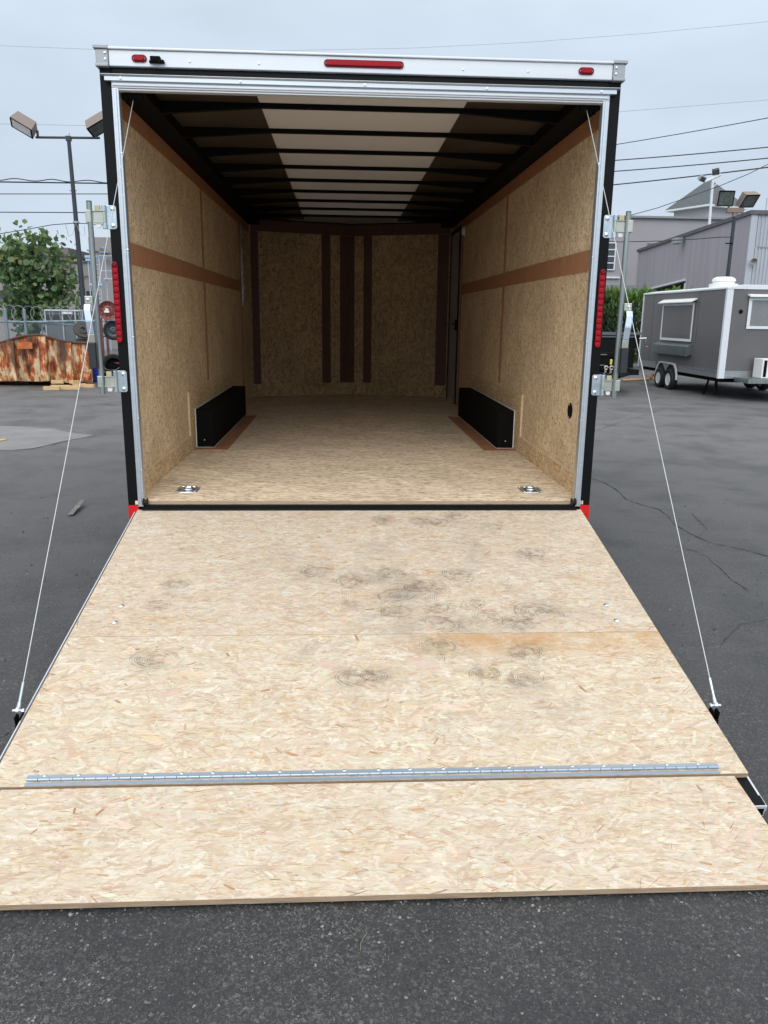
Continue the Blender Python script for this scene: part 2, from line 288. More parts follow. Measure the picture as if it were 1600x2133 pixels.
def asphalt():
    m, t, p = newmat('asphalt'); L = t.links.new
    tc = N(t, 'ShaderNodeTexCoord')
    def noise(s, d=5, r=.6): n = N(t, 'ShaderNodeTexNoise'); n.inputs['Scale'].default_value = s; n.inputs['Detail'].default_value = d; n.inputs['Roughness'].default_value = r; L(tc.outputs['Object'], n.inputs[0]); return n
    def mrange(i, a, b, c, d): r = N(t, 'ShaderNodeMapRange'); L(i, r.inputs[0]); r.inputs[1].default_value = a; r.inputs[2].default_value = b; r.inputs[3].default_value = c; r.inputs[4].default_value = d; return r.outputs[0]
    def mix(f, a, b):
        x = N(t, 'ShaderNodeMix', data_type='RGBA')
        if hasattr(f, 'links'): L(f, x.inputs[0])
        else: x.inputs[0].default_value = f
        for k, c in ((6, a), (7, b)):
            if hasattr(c, 'links'): L(c, x.inputs[k])
            else: x.inputs[k].default_value = (*c, 1)
        return x.outputs[2]
    big = noise(.55, 6, .6); mid = noise(5, 6, .7)
    c = mix(mrange(big.outputs[0], .35, .65, 0, 1), (.030, .031, .034), (.050, .051, .056))
    c = mix(mrange(mid.outputs[0], .40, .66, 0, .6), c, (.022, .023, .025))
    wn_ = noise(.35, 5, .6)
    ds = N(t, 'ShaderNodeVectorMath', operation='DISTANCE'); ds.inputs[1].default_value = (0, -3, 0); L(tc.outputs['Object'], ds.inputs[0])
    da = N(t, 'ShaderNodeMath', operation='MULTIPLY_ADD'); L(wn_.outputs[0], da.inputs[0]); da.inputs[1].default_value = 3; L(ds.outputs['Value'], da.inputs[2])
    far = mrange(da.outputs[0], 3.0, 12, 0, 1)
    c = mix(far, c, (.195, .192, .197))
    pt = noise(1.3, 7, .7); c = mix(mrange(pt.outputs[0], .47, .62, 0, .6), c, (.018, .020, .024))
    hs = None
    dn = noise(140, 2, .5); dv = N(t, 'ShaderNodeVectorMath', operation='MULTIPLY_ADD'); L(dn.outputs['Color'], dv.inputs[0]); dv.inputs[1].default_value = (.022, .022, 0); L(tc.outputs['Object'], dv.inputs[2])
    var = noise(2.3, 4, .6)
    for sc_, th, lo, hi, am in ((260, .45, .035, .17, .8), (150, .62, .03, .20, .75), (85, .86, .035, .22, .7)):
        v = N(t, 'ShaderNodeTexVoronoi'); v.voronoi_dimensions = '2D'; v.inputs['Scale'].default_value = sc_; v.inputs['Randomness'].default_value = 1; L(dv.outputs[0], v.inputs['Vector'])
        sp = N(t, 'ShaderNodeSeparateColor'); L(v.outputs['Color'], sp.inputs[0])
        g = N(t, 'ShaderNodeMath', operation='GREATER_THAN'); L(sp.outputs[0], g.inputs[0]); g.inputs[1].default_value = th
        g2 = N(t, 'ShaderNodeMath', operation='LESS_THAN'); L(v.outputs['Distance'], g2.inputs[0]); g2.inputs[1].default_value = .50; v.distance = 'MANHATTAN'
        g3 = N(t, 'ShaderNodeMath', operation='MULTIPLY'); L(g.outputs[0], g3.inputs[0]); L(g2.outputs[0], g3.inputs[1])
        g4 = N(t, 'ShaderNodeMath', operation='MULTIPLY'); L(g3.outputs[0], g4.inputs[0]); L(mrange(var.outputs[0], .35, .62, am*.45, am*1.3), g4.inputs[1])
        cc = N(t, 'ShaderNodeMix', data_type='RGBA'); L(sp.outputs[1], cc.inputs[0]); cc.inputs[6].default_value = (lo, lo, lo*1.04, 1); cc.inputs[7].default_value = (hi, hi*.97, hi*.92, 1)
        c = mix(g4.outputs[0], c, cc.outputs[2])
        if sc_ == 260: hs = v.outputs['Distance']
    fine = noise(260, 3, .6)
    c = mix(mrange(fine.outputs[0], .38, .66, 0, .55), c, (.018, .019, .021))
    L(c, p.inputs['Base Color']); p.inputs['Roughness'].default_value = .6; p.inputs['Specular IOR Level'].default_value = .6
    ad = N(t, 'ShaderNodeMath', operation='MULTIPLY_ADD'); L(fine.outputs[0], ad.inputs[0]); ad.inputs[1].default_value = .8
    iv = N(t, 'ShaderNodeMath', operation='SUBTRACT'); iv.inputs[0].default_value = .6; L(hs, iv.inputs[1]); L(iv.outputs[0], ad.inputs[2])
    bp = N(t, 'ShaderNodeBump'); bp.inputs['Strength'].default_value = .35; bp.inputs['Distance'].default_value = .003; L(ad.outputs[0], bp.inputs['Height']); L(bp.outputs[0], p.inputs['Normal'])
    return m
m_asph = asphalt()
m_conc = plain('worn_concrete', (.23, .226, .228), .85, var=.22, scale=3, bump=.4, bscale=90)
m_crack = plain('crack_fill', (.036, .036, .038), .95, var=.3)
m_stone = plain('chipped_stone', (.10, .10, .10), .85, var=.4, scale=9, var2=(.20, .19, .18))

# ================================================================ ground
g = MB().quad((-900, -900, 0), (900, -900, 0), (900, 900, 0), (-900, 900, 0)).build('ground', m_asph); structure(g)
pts = [pz(x, y, .006) for x, y in ((-420, 872), (0, 887), (60, 889), (110, 893), (150, 901), (198, 906), (170, 912), (130, 919), (95, 928), (70, 933), (30, 937), (0, 937), (-420, 948))]
b = MB(); b.add([(p.x, p.y, .006) for p in pts]+[(p.x, p.y, -.02) for p in pts], [tuple(range(len(pts)))]+[(i, (i+1) % len(pts), (i+1) % len(pts)+len(pts), i+len(pts)) for i in range(len(pts))])
structure(b.build('concrete_patch', m_conc))
def ribbon(b, pix, w, z=.004, jit=.5, sub=7):
    P = [pz(x, y, z) for x, y in pix]; Q = []
    for a_, c_ in zip(P[:-1], P[1:]):
        n = (c_-a_).cross(Vector((0, 0, 1))).normalized(); ln = (c_-a_).length
        for k in range(sub): Q.append(a_.lerp(c_, k/sub)+n*random.gauss(0, .009*min(ln, 1.2)*jit/ (1 if k else 9)))
    Q.append(P[-1]); vs = []
    for i, q in enumerate(Q):
        d = (Q[min(i+1, len(Q)-1)]-Q[max(i-1, 0)]).normalized().cross(Vector((0, 0, 1)))
        ww = w*.5*(.25+random.random()*1.1)*(0.15 if i in (0, len(Q)-1) else 1)
        vs += [q+d*ww, q-d*ww*.7]
    b.add(vs, [(2*i, 2*i+1, 2*i+3, 2*i+2) for i in range(len(Q)-1)])
b = MB()
for pix, w in ((((1224, 993), (1260, 1005), (1285, 1020), (1305, 1040), (1340, 1052), (1372, 1060), (1390, 1073), (1405, 1092), (1440, 1112), (1480, 1130), (1540, 1142), (1600, 1158), (1700, 1185)), .011),
               (((1238, 842), (1290, 845), (1345, 838), (1380, 825)), .010), (((1265, 850), (1310, 857), (1352, 862)), .010),
               (((1238, 898), (1290, 880), (1352, 862), (1390, 848), (1420, 840)), .008), (((1315, 886), (1360, 893), (1410, 880)), .008),
               (((1440, 1068), (1456, 1084), (1472, 1100), (1456, 1118)), .006), (((1418, 1140), (1450, 1148), (1475, 1160), (1484, 1172), (1500, 1182), (1522, 1205), (1560, 1230)), .006),
               (((1430, 1145), (1500, 1146), (1560, 1144)), .003), (((1316, 1107), (1345, 1106), (1365, 1110)), .005),
               (((95, 929), (60, 936), (0, 938)), .012), (((100, 929), (150, 916), (198, 906)), .014), (((198, 906), (150, 899), (60, 888)), .008),
               (((250, 830), (215, 835), (150, 828), (40, 824)), .010), (((0, 832), (40, 826), (90, 822)), .008), (((205, 838), (250, 846)), .012),
               (((225, 910), (262, 912)), .006), (((70, 1040), (110, 1030), (170, 1010)), .004), (((1500, 1345), (1540, 1300), (1600, 1290)), .004)):
    ribbon(b, pix, w)
structure(b.build('pavement_cracks', m_crack))
# loose chips of stone lying on the near asphalt
b = MB()
def chip(b, x, y, r, z=.0):
    n = random.choice((4, 5, 5, 6)); a0 = random.random()*6; h = r*random.uniform(.45, .8); sq = random.uniform(.55, 1); ro = random.random()*3.14
    vs = []
    for lv, (rr, hh) in enumerate(((1, -.3*r), (1.02, h*.4), (.55, h))):
        for k in range(n):
            t_ = a0+2*math.pi*k/n; q = rr*r*random.uniform(.6, 1.2); ax, ay = q*math.cos(t_), q*math.sin(t_)*sq
            vs.append((x+ax*math.cos(ro)-ay*math.sin(ro), y+ax*math.sin(ro)+ay*math.cos(ro), z+hh))
    fs = [(l*n+k, l*n+(k+1) % n, (l+1)*n+(k+1) % n, (l+1)*n+k) for l in (0, 1) for k in range(n)]+[tuple(range(2*n, 3*n))]
    b.add(vs, fs, random.choice((0, 0, 0, 1, 1, 1, 1, 2)))
for _ in range(9000):
    x = random.uniform(-1.25, 1.35); y = random.uniform(-3.15, -2.42)
    if random.random() > (.12+.88*(.5+.5*math.sin(x*3.1+4.4)*math.cos(y*4+x*2.3))**1.5): continue
    chip(b, x, y, abs(random.gauss(0, .0019))+.0013)
for _ in range(900):
    sx = random.choice((-1, 1)); x = sx*random.uniform(1.3, 3.4); y = random.uniform(-2.6, 2.5); chip(b, x, y, abs(random.gauss(0, .003))+.002)
for x, y, r in ((238, 1988, .007), (105, 2094, .006), (315, 2115, .009), (228, 1976, .005), (135, 2040, .005), (596, 2026, .006), (1462, 2098, .006), (1558, 2118, .009), (780, 1962, .006), (1228, 1910, .005), (1015, 1960, .006), (855, 2057, .009), (1120, 1985, .005), (672, 1930, .006)):
    q = pz(x, y); chip(b, q.x, q.y, r)
m_stone2 = plain('dark_stone', (.05, .053, .056), .85, var=.4, scale=9); m_stone3 = plain('pale_stone', (.26, .25, .23), .85, var=.3, scale=9)
tag(b.build('stone_chips', [m_stone2, m_stone, m_stone3]), 'loose stone chips scattered over the dark asphalt in front of the ramp', 'gravel', kind='stuff')
q = pz(755, 1962); b = MB(); b.tube([(q.x-.006, q.y-.03, .002), (q.x-.004, q.y-.01, .005), (q.x+.004, q.y+.012, .004), (q.x+.012, q.y+.02, .006)], .0012, 5)
tag(b.build('twig', plain('dry_twig', (.20, .17, .13), .9)), 'tiny dry twig lying on the asphalt before the ramp', 'twig')
# flattened strap on the asphalt, left
q = pz(158, 1063); b = MB(); A_ = pz(147, 1075); B_ = pz(173, 1053); d = (B_-A_); nn = d.cross(Vector((0, 0, 1))).normalized()*.022
for t0, t1, m_ in ((0, .42, 0), (.42, .62, 1), (.62, 1, 0)):
    a_, c_ = A_+d*t0, A_+d*t1; zz = (.012, .006)[m_]+t0*.03
    b.prism([a_-nn+Vector((0, 0, zz)), c_-nn+Vector((0, 0, zz+.012)), c_+nn+Vector((0, 0, zz+.02)), a_+nn+Vector((0, 0, zz+.004))], (0, 0, -.004), (0, 0, .0))
    b.m[-6:] = [m_]*6
tag(b.build('flattened_wrapper', [plain('grey_card', (.16, .165, .17), .7, var=.3, scale=30), plain('brown_tape', (.22, .17, .11), .5)]), 'flattened grey scrap with a brown band lying on the asphalt left of the trailer', 'litter')
b = MB(); A_ = pz(-14, 919, .02); B_ = pz(12, 914, .02); nn = (B_-A_).cross(Vector((0, 0, 1))).normalized()*.035
b.prism([A_-nn, B_-nn, B_+nn, A_+nn], (0, 0, -.02), (0, 0, .0))
m_lumber = plain('fresh_lumber', (.62, .42, .21), .7, var=.2, scale=8, stretch=(1, 6, 6))
tag(b.build('wood_offcut', m_lumber), 'short wood offcut on the pale concrete patch at the left edge', 'wood')

# ================================================================ the cargo trailer
TR = empty('cargo_trailer', (0, 0, 0), 'black enclosed cargo trailer seen from behind with its rear ramp lowered onto the asphalt', 'trailer')
W, FZ, IW = 1.275, .55, 1.235
# rear frame: posts, top bar, sill
b = MB()
for s in (-1, 1): b.box(s*1.2185, s*W, -.002, .07, .41, 2.684)
b.box(-1.2184, 1.2184, -.0015, .07, 2.628, 2.684)
b.build('rear_frame', m_black, TR, bevel=.004)
b = MB(); b.box(-1.218, 1.218, .004, .07, .40, .526); b.box(-1.19, 1.19, -.018, .003, .505, .528, 0)
b.tube([(-1.2, -.012, .502), (1.2, -.012, .502)], .009, 10)
b.build('rear_sill', m_black, TR, bevel=.002)
b = MB(); b.box(-1.184, 1.184, -.002, .012, .5345, .547); b.build('sill_gasket', m_rubber, TR)
# silver opening trim
for s in (-1, 1):
    b = MB(); b.box(s*1.186, s*1.2185, -.016, .03, .520, 2.592); b.box(s*1.196, s*1.209, -.0205, -.0158, .522, 2.590)
    b.build('door_jamb_trim', m_alu, TR, bevel=.003)
b = MB(); b.box(-1.2185, 1.2185, -.016, .03, 2.592, 2.625); b.box(-1.214, 1.214, -.022, -.0162, 2.600, 2.613); b.box(-1.19, 1.19, -.010, .03, 2.583, 2.5918)
b.build('door_head_trim', m_aluw, TR, bevel=.003)
b = MB(); b.box(-1.247, 1.247, -.030, -.0022, 2.620, 2.640); b.prism([(-1.262, -.0305, 2.640), (-1.262, -.040, 2.645), (-1.262, -.040, 2.648), (-1.262, -.0025, 2.648), (-1.262, -.0025, 2.640)], (0, 0, 0), (2.524, 0, 0))
b.build('drip_rail', m_alu, TR, bevel=.0015)
b = MB()
for x in (-1.17, -.60, 0, .60, 1.17): b.lathe((x, -.030, 2.630), (0, -1, 0), [(.007, 0), (.006, .004), (0, .005)], 8)
for s in (-1, 1):
    for z in (2.30, 1.85, 1.42, 1.0, .72): b.lathe((s*1.188, -.016, z), (0, -1, 0), [(.005, 0), (.004, .003), (0, .004)], 8)
b.each('trim_screw', m_bolt, TR, smooth=40)
# header above the door
b = MB(); b.box(-1.222, 1.222, -.020, .05, 2.686, 2.757); b.box(-1.224, 1.224, -.030, .05, 2.7572, 2.768); b.build('header_panel', m_aluw, TR, bevel=.003)
for s in (-1, 1):
    b = MB(); b.box(s*1.223, s*1.281, -.028, .06, 2.686, 2.757); b.box(s*1.221, s*1.290, -.036, .06, 2.757, 2.773); b.box(s*1.223, s*1.284, -.034, .06, 2.680, 2.694)
    o = b.build('header_corner_cap', m_alug, TR, bevel=.003)
    b = MB()
    for z in (2.712, 2.740): b.lathe((s*1.236, -.028, z), (0, -1, 0), [(.006, 0), (.005, .004), (0, .005)], 8)
    b.each('rivet', m_bolt, o)
def capsule(b, x0, x1, z, r, y0, y1, m=0, n=8):
    P = [(x0+r-r*math.sin(math.pi*k/n), z+r*math.cos(math.pi*k/n)) for k in range(n+1)]+[(x1-r+r*math.sin(math.pi*k/n), z-r*math.cos(math.pi*k/n)) for k in range(n+1)]
    b.prism([(p[0], 0, p[1]) for p in P], (0, y0, 0), (0, y1, 0), m)
for x0, x1, z in ((-1.113, -1.042, 2.7205), (-.198, .189, 2.7245), (1.050, 1.127, 2.7220)):
    r = .0165
    b = MB(); capsule(b, x0, x1, z, r, -.020, -.028); o = b.build('marker_light' if x1-x0 < .2 else 'brake_light', m_reddk, TR, bevel=.002, smooth=40)
    b = MB(); capsule(b, x0+.012, x1-.012, z, r-.006, -.0281, -.034); o2 = b.build('lens', m_red, o, bevel=.002, smooth=40)
    b = MB()
    for x in (x0+.010, x1-.010): b.lathe((x, -.028, z), (0, -1, 0), [(.003, 0), (0, .003)], 8)
    b.each('lens_screw', m_bolt, o)
b = MB(); b.box(-1.022, -.975, -.050, -.0205, 2.700, 2.727); b.lathe((-.998, -.050, 2.711), (0, -1, -.35), [(.011, 0), (.011, .012), (.007, .013), (0, .013)], 14); b.box(-.974, -.958, -.045, -.0205, 2.700, 2.713); b.box(-1.03, -1.022, -.035, -.0205, 2.70, 2.712)
b.build('backup_camera', m_blackmatt, TR, bevel=.003)
b = MB()
for x in (-.84, -.51, .48, .80): b.lathe((x, -.020, 2.714), (0, -1, 0), [(.0055, 0), (.0045, .004), (0, .005)], 10)
b.each('header_rivet', m_bolt, TR, smooth=40)
# tail light strips with beads
for s, xc in ((-1, -1.2605), (1, 1.2500)):
    b = MB(); P = []; r = .0165
    b.prism([(xc+r*math.sin(t), 0, (1.772 if math.cos(t) > 0 else 1.412)+r*math.cos(t)) for t in [2*math.pi*k/20+.01 for k in range(20)]], (0, -.0022, 0), (0, -.012, 0))
    o = b.build('tail_light', m_reddk, TR, bevel=.002)
    for k in range(13):
        z = 1.405+k*(1.779-1.405)/12; b = MB(); b.lathe((xc, -.0121, z), (0, -1, 0), [(.0148, 0), (.0142, .002), (.0105, .004), (.005, .005), (.003, .004), (0, .004)], 16)
        b.build('lens_bead', m_red if k < 12 else m_reddk, o, smooth=50)
for s in (-1, 1):
    b = MB(); b.box(s*1.2195, s*1.2745, -.006, -.0025, .437, .5255); b.build('reflective_tape', m_redt, TR)
    b = MB(); b.lathe((s*1.176, -.022, .548), (s, 0, 0), [(.020, -.012), (.021, -.008), (.013, -.007), (.013, .007), (.021, .008), (.020, .012)], 18)
    o = b.build('cable_guide_roller', m_rubber, TR, smooth=40)
# exterior shell
yN = 5.86; yT = 6.32
b = MB()
for s in (-1, 1): b.box(s*1.252, s*1.274, .0702, yN+.02, .42, 2.684)
b.prism([(-1.274, yN+.02, 0), (0, yT+.06, 0), (1.274, yN+.02, 0), (1.25, yN+.02, 0), (0, yT+.035, 0), (-1.25, yN+.02, 0)], (0, 0, .42), (0, 0, 2.684))
b.build('side_skin', m_black, TR)
b = MB()
for s in (-1, 1): b.box(s*.5605, s*1.285, .0702, 5.4, 2.686, 2.765)
b.prism([(-1.285, 5.4002, 0), (1.285, 5.4002, 0), (1.285, yN+.02, 0), (0, yT+.07, 0), (-1.285, yN+.02, 0)], (0, 0, 2.686), (0, 0, 2.765)); b.build('roof', m_aluw, TR)
b = MB(); b.box(-1.25, 1.25, .0705, yN, .40, .5285); b.prism([(-1.24, yN, 0), (0, yT+.03, 0), (1.24, yN, 0)], (0, 0, .40), (0, 0, .5285)); b.build('chassis', m_black, TR)
b = MB()
for s in (-1, 1): b.tube([(s*.5, 5.9, .46), (0, 7.3, .46)], .05, 6)
b.build('tongue', m_black, TR); 
def wheel(parent, x, y, z, r, w, ax=(1, 0, 0), rim=None, name='wheel'):
    b = MB(); b.lathe((x, y, z), ax, [(r*.60, 0), (r*.62, -w/2), (r*.9, -w/2), (r*.98, -w*.36), (r, -w*.2), (r, w*.2), (r*.98, w*.36), (r*.9, w/2), (r*.62, w/2), (r*.60, 0)], 32)
    o = b.build(name, m_rubber, parent, smooth=35)
    b = MB(); s = 1
    for s in (-1, 1): b.lathe((x, y, z), Vector(ax)*s, [(r*.63, w*.40), (r*.60, w*.47), (r*.55, w*.36), (r*.34, w*.22), (r*.30, w*.30), (r*.14, w*.33), (r*.12, w*.42), (0, w*.42)], 24)
    b.build('rim', rim or m_alu, o, smooth=35); return o
for s in (-1, 1):
    for y in (2.45, 3.32):
        wheel(TR, s*1.195, y, .335, .335, .17)
    b = MB(); pr = [(s*1.276, 1.95+.0, .45), (s*1.276, 2.15, .74), (s*1.276, 3.6, .74), (s*1.276, 3.82, .45), (s*1.276, 3.78, .45), (s*1.276, 3.58, .72), (s*1.276, 2.17, .72), (s*1.276, 1.99, .45)]
    b.prism(pr, (0, 0, 0), (-s*-.03, 0, 0)); b.build('fender', m_alu, TR)
# interior floor, walls
b = MB(); b.box(-1.236, 1.236, -.004, 1.418, .5295, FZ); b.box(-1.236, 1.236, 1.420, yN, .5295, FZ); b.prism([(-1.236, yN, 0), (1.236, yN, 0), (0, yT, 0)], (0, 0, .5295), (0, 0, FZ-.0005)); b.build('floor', m_osb_floor, TR)
b = MB(); b.box(-1.184, 1.184, -.0058, -.0042, .5305, FZ-.0005); b.build('floor_edge', m_osb_edge, TR)
zs = 2.60
m_screw = plain('dull_screw', (.22, .20, .18), .5, metal=.5)
m_pale = plain('sawn_edge_highlight', (.72, .55, .34), .8, var=.15, scale=30)  # sawn board edges, with the highlight along them painted in as pale colour
for s in (-1, 1):
    b = MB(); b.box(s*(IW-.014), s*(IW-.0005), .045, 1.60, .6685, .6725); b.build('kick_board_edge', m_pale, TR)
    b = MB(); b.box(s*(IW-.014), s*(IW-.0005), 1.595, 1.6015, .6728, .985); b.build('surround_edge', m_pale, TR)
    b = MB(); b.box(s*(IW-.012), s*(IW-.0005), 1.6017, 4.05, .9855, .990); b.build('surround_edge', m_pale, TR)
    b = MB()
    b.box(s*IW, s*1.251, .031, 2.52, FZ, zs); b.box(s*IW, s*1.251, 2.523, 4.94, FZ, zs); b.box(s*IW, s*1.251, 4.943, yN+.01, FZ, zs)
    b.build('wall_panel', m_osb_wall, TR)
    T_ = .006
    def st(b, y0, y1, z0, z1, t=T_, tz=0): b.box(s*(IW-t-tz), s*(IW-.0005-tz), y0, y1, z0, z1)
    b = MB(); st(b, .031, .125, .672, 2.505); b.build('rear_batten', m_ply, TR, bevel=.001)
    b = MB(); st(b, .031, yN, 2.505, zs-.003, .0065); b.build('top_batten', m_plyh, TR, bevel=.001)
    b = MB(); st(b, .1255, 2.488, 1.795, 1.905); st(b, 2.5525, 4.898, 1.795, 1.905); b.build('belt_batten', m_plyh, TR, bevel=.001)
    for y in (2.52, 4.93):
        b = MB(); st(b, y-.032, y+.032, 1.005 if y < 3 else FZ, 2.505, .0055); b.build('seam_batten', m_ply, TR, bevel=.001)
    b = MB(); st(b, .045, 1.60, FZ, .668, .012); b.build('kick_board', m_osb_wall2, TR, bevel=.001)
    b = MB(); st(b, 1.602, 4.05, .846, .985, .011); st(b, 1.602, 1.80, FZ, .8455, .011); st(b, 3.93, 4.05, FZ, .8455, .011); b.build('wheel_box_surround', m_osb_wall2, TR, bevel=.001)
    b = MB(); b.box(s*1.093, s*IW, 1.806, 3.925, FZ, .842); o = b.build('wheel_box', m_blackmatt, TR, bevel=.006)
    b = MB(); b.box(s*1.0885, s*1.2235, 1.8005, 1.8055, FZ, .556); b.box(s*1.0885, s*1.0925, 1.8058, 3.925, FZ, .5555); b.box(s*1.217, s*1.2235, 1.800, 1.8055, .5562, .848); b.box(s*1.217, s*1.2235, 1.8058, 3.93, .8425, .849)
    b.build('edge_bead', m_whitepl, o)
    b = MB(); b.prism([(s*1.223, 1.700, 0), (s*.975, 1.700, 0), (s*1.0875, 1.7995, 0), (s*1.223, 1.7995, 0)], (0, 0, FZ+.0003), (0, 0, FZ+.004))
    b.prism([(s*.975, 1.7005, 0), (s*.975, 3.86, 0), (s*1.088, 3.80, 0), (s*1.088, 1.8, 0)], (0, 0, FZ+.0003), (0, 0, FZ+.0042)); b.build('floor_border', m_ply, TR)
    b = MB(); b.lathe((s*1.16, 1.8055, .61), (0, -1, 0), [(.006, 0), (.005, .004), (0, .005)], 8); b.build('box_screw', m_bolt, o)
    b = MB()
    for k in range(15):
        for z in (1.812, 1.888): b.lathe((s*(IW-T_), .2+k*.305, z), (-s, 0, 0), [(.0045, 0), (.004, .0015), (0, .002)], 7)
    b.each('batten_screw', m_screw, TR)
    # black cove rail along the roof
    b = MB(); b.box(s*1.095, s*1.25, .031, yN, zs+.001, 2.6835); b.build('roof_rail', m_blackmatt, TR)
    # cable reel
    b = MB(); b.lathe((s*1.135, .055, 2.578), (1, 0, 0), [(.020, -.045), (.020, .045)], 16); b.lathe((s*1.165, .055, 2.575), (1, 0, 0), [(.03, -.004), (.03, .004)], 18); b.lathe((s*1.145, .055, 2.575), (1, 0, 0), [(.03, -.003), (.03, .003)], 18); b.build('cable_reel', m_blackmatt, TR, smooth=40)
# ceiling
b = MB()
for s in (-1, 1): b.box(s*.5605, s*1.094, .031, yN, 2.662, 2.684)
b.build('ceiling_panel', m_ceil, TR)
b = MB(); b.box(-.56, .56, .031, 5.4, 2.664, 2.668); b.build('roof_skylight', m_skyl, TR)
b = MB(); b.box(-.56, .56, .0702, .16, 2.669, 2.764); b.build('skylight_curb', m_aluw, TR)
for k in range(9):
    y = .49+k*.603; b = MB(); b.box(-.5605, .5605, y, y+.034, 2.640, 2.6635)
    for s in (-1, 1): b.prism([(s*1.0945, y, 2.600), (s*1.0945, y, 2.6615), (s*.5606, y, 2.6615), (s*.5606, y, 2.640)], (0, 0, 0), (0, .036, 0))
    b.build('roof_bow', m_blackmatt, TR)
# front wall (shallow V)
def fr(x): return yN+(yT-yN)*(1-abs(x)/1.236)
def fpan(b, x0, x1, z0, z1, t0, t1):
    b.prism([(x0, fr(x0)-t1, 0), (x1, fr(x1)-t1, 0), (x1, fr(x1)-t0, 0), (x0, fr(x0)-t0, 0)], (0, 0, z0), (0, 0, z1))
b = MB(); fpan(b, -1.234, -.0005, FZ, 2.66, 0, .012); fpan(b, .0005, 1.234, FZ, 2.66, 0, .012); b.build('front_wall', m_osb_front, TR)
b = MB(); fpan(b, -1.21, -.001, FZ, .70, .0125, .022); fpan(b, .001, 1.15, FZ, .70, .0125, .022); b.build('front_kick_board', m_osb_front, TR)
for x0, x1 in ((-1.215, -1.125), (-.365, -.255), (-.135, -.001), (.001, .05), (.165, .27), (1.07, 1.20)):
    b = MB(); fpan(b, x0, x1, .702, 2.528, .0125, .019); b.build('front_batten', m_plyd, TR)
b = MB(); fpan(b, -1.21, -.001, 2.530, 2.66, .0125, .020); fpan(b, .001, 1.21, 2.530, 2.66, .0125, .020); b.build('front_top_batten', m_plyd, TR)
# side door near the front, on the right wall
b = MB(); b.box(1.226, 1.2345, 5.10, 5.80, .58, 2.50); o = b.build('side_door', m_door, TR)
b = MB(); b.box(1.214, 1.2258, 5.06, 5.10, FZ, 2.54); b.box(1.214, 1.2258, 5.80, 5.84, FZ, 2.54); b.box(1.214, 1.2258, 5.1005, 5.7995, 2.50, 2.54); b.build('door_frame', m_black, o)
b = MB(); b.box(1.205, 1.2255, 5.16, 5.20, 1.40, 1.52); b.tube([(1.19, 5.18, 1.47), (1.19, 5.28, 1.47)], .008, 8); b.build('door_handle', m_blackmatt, o)
b = MB(); b.lathe((1.228, 4.80, 2.46), (-1, 0, 0), [(.05, 0), (.048, .015), (.035, .03), (0, .036)], 20); b.build('dome_light', m_whitepl, TR, smooth=40)
b = MB()
for y in (4.99, 5.20): b.box(-1.228, -1.214, y, y+.03, 1.66, 2.50)
for k in range(9): b.box(-1.2139, -1.206, 4.985, 5.235, 1.70+k*.09, 1.735+k*.09)
b.build('tie_down_rack', m_chrome, TR)
b = MB(); b.lathe((1.2345, .36, 1.012), (-1, 0, 0), [(.046, 0), (.045, .004), (.036, .006), (0, .006)], 26); o = b.build('wiring_cover', m_blackmatt, TR, smooth=30)
b = MB()
for z in (1.012+.036, 1.012-.036): b.lathe((1.229, .36, z), (-1, 0, 0), [(.005, 0), (0, .004)], 8)
b.each('cover_screw', m_bolt, o)
# D-rings
for s in (-1, 1):
    x, y = s*1.005, .285; b = MB(); z = FZ+.0004
    n = 32; ring = []
    def sq(t, h, rr=.25):
        c, d = math.cos(t), math.sin(t); k = (abs(c)**6+abs(d)**6)**(-1/6); return c*k*h[0], d*k*h[1]
    for lv, (h, zz) in enumerate((((.064, .082), z), ((.062, .080), z+.003), ((.045, .056), z+.003), ((.040, .048), z+.0005), ((.001, .001), z+.0004))):
        for k in range(n): a_, c_ = sq(2*math.pi*k/n, h); ring.append((x+a_, y+c_, zz))
    b.add(ring, [(l*n+k, l*n+(k+1) % n, (l+1)*n+(k+1) % n, (l+1)*n+k) for l in range(4) for k in range(n)])
    o = b.build('d_ring_pan', m_zinc, TR, smooth=30)
    b = MB(); b.tube([(x+.033*math.cos(t), y+.036*math.sin(t), FZ+.008) for t in [math.pi*2*k/24 for k in range(25)]], .0055, 8, caps=False); b.tube([(x-.035, y+.036, FZ+.008), (x+.035, y+.036, FZ+.008)], .007, 8); b.build('d_ring', m_chrome, o, smooth=40)
    b = MB()
    for a_ in (-1, 1):
        for c_ in (-1, 1): b.lathe((x+a_*.050, y+c_*.066, FZ+.0035), (0, 0, 1), [(.006, 0), (.005, .003), (0, .004)], 8)
    b.each('pan_bolt', m_bolt, o)

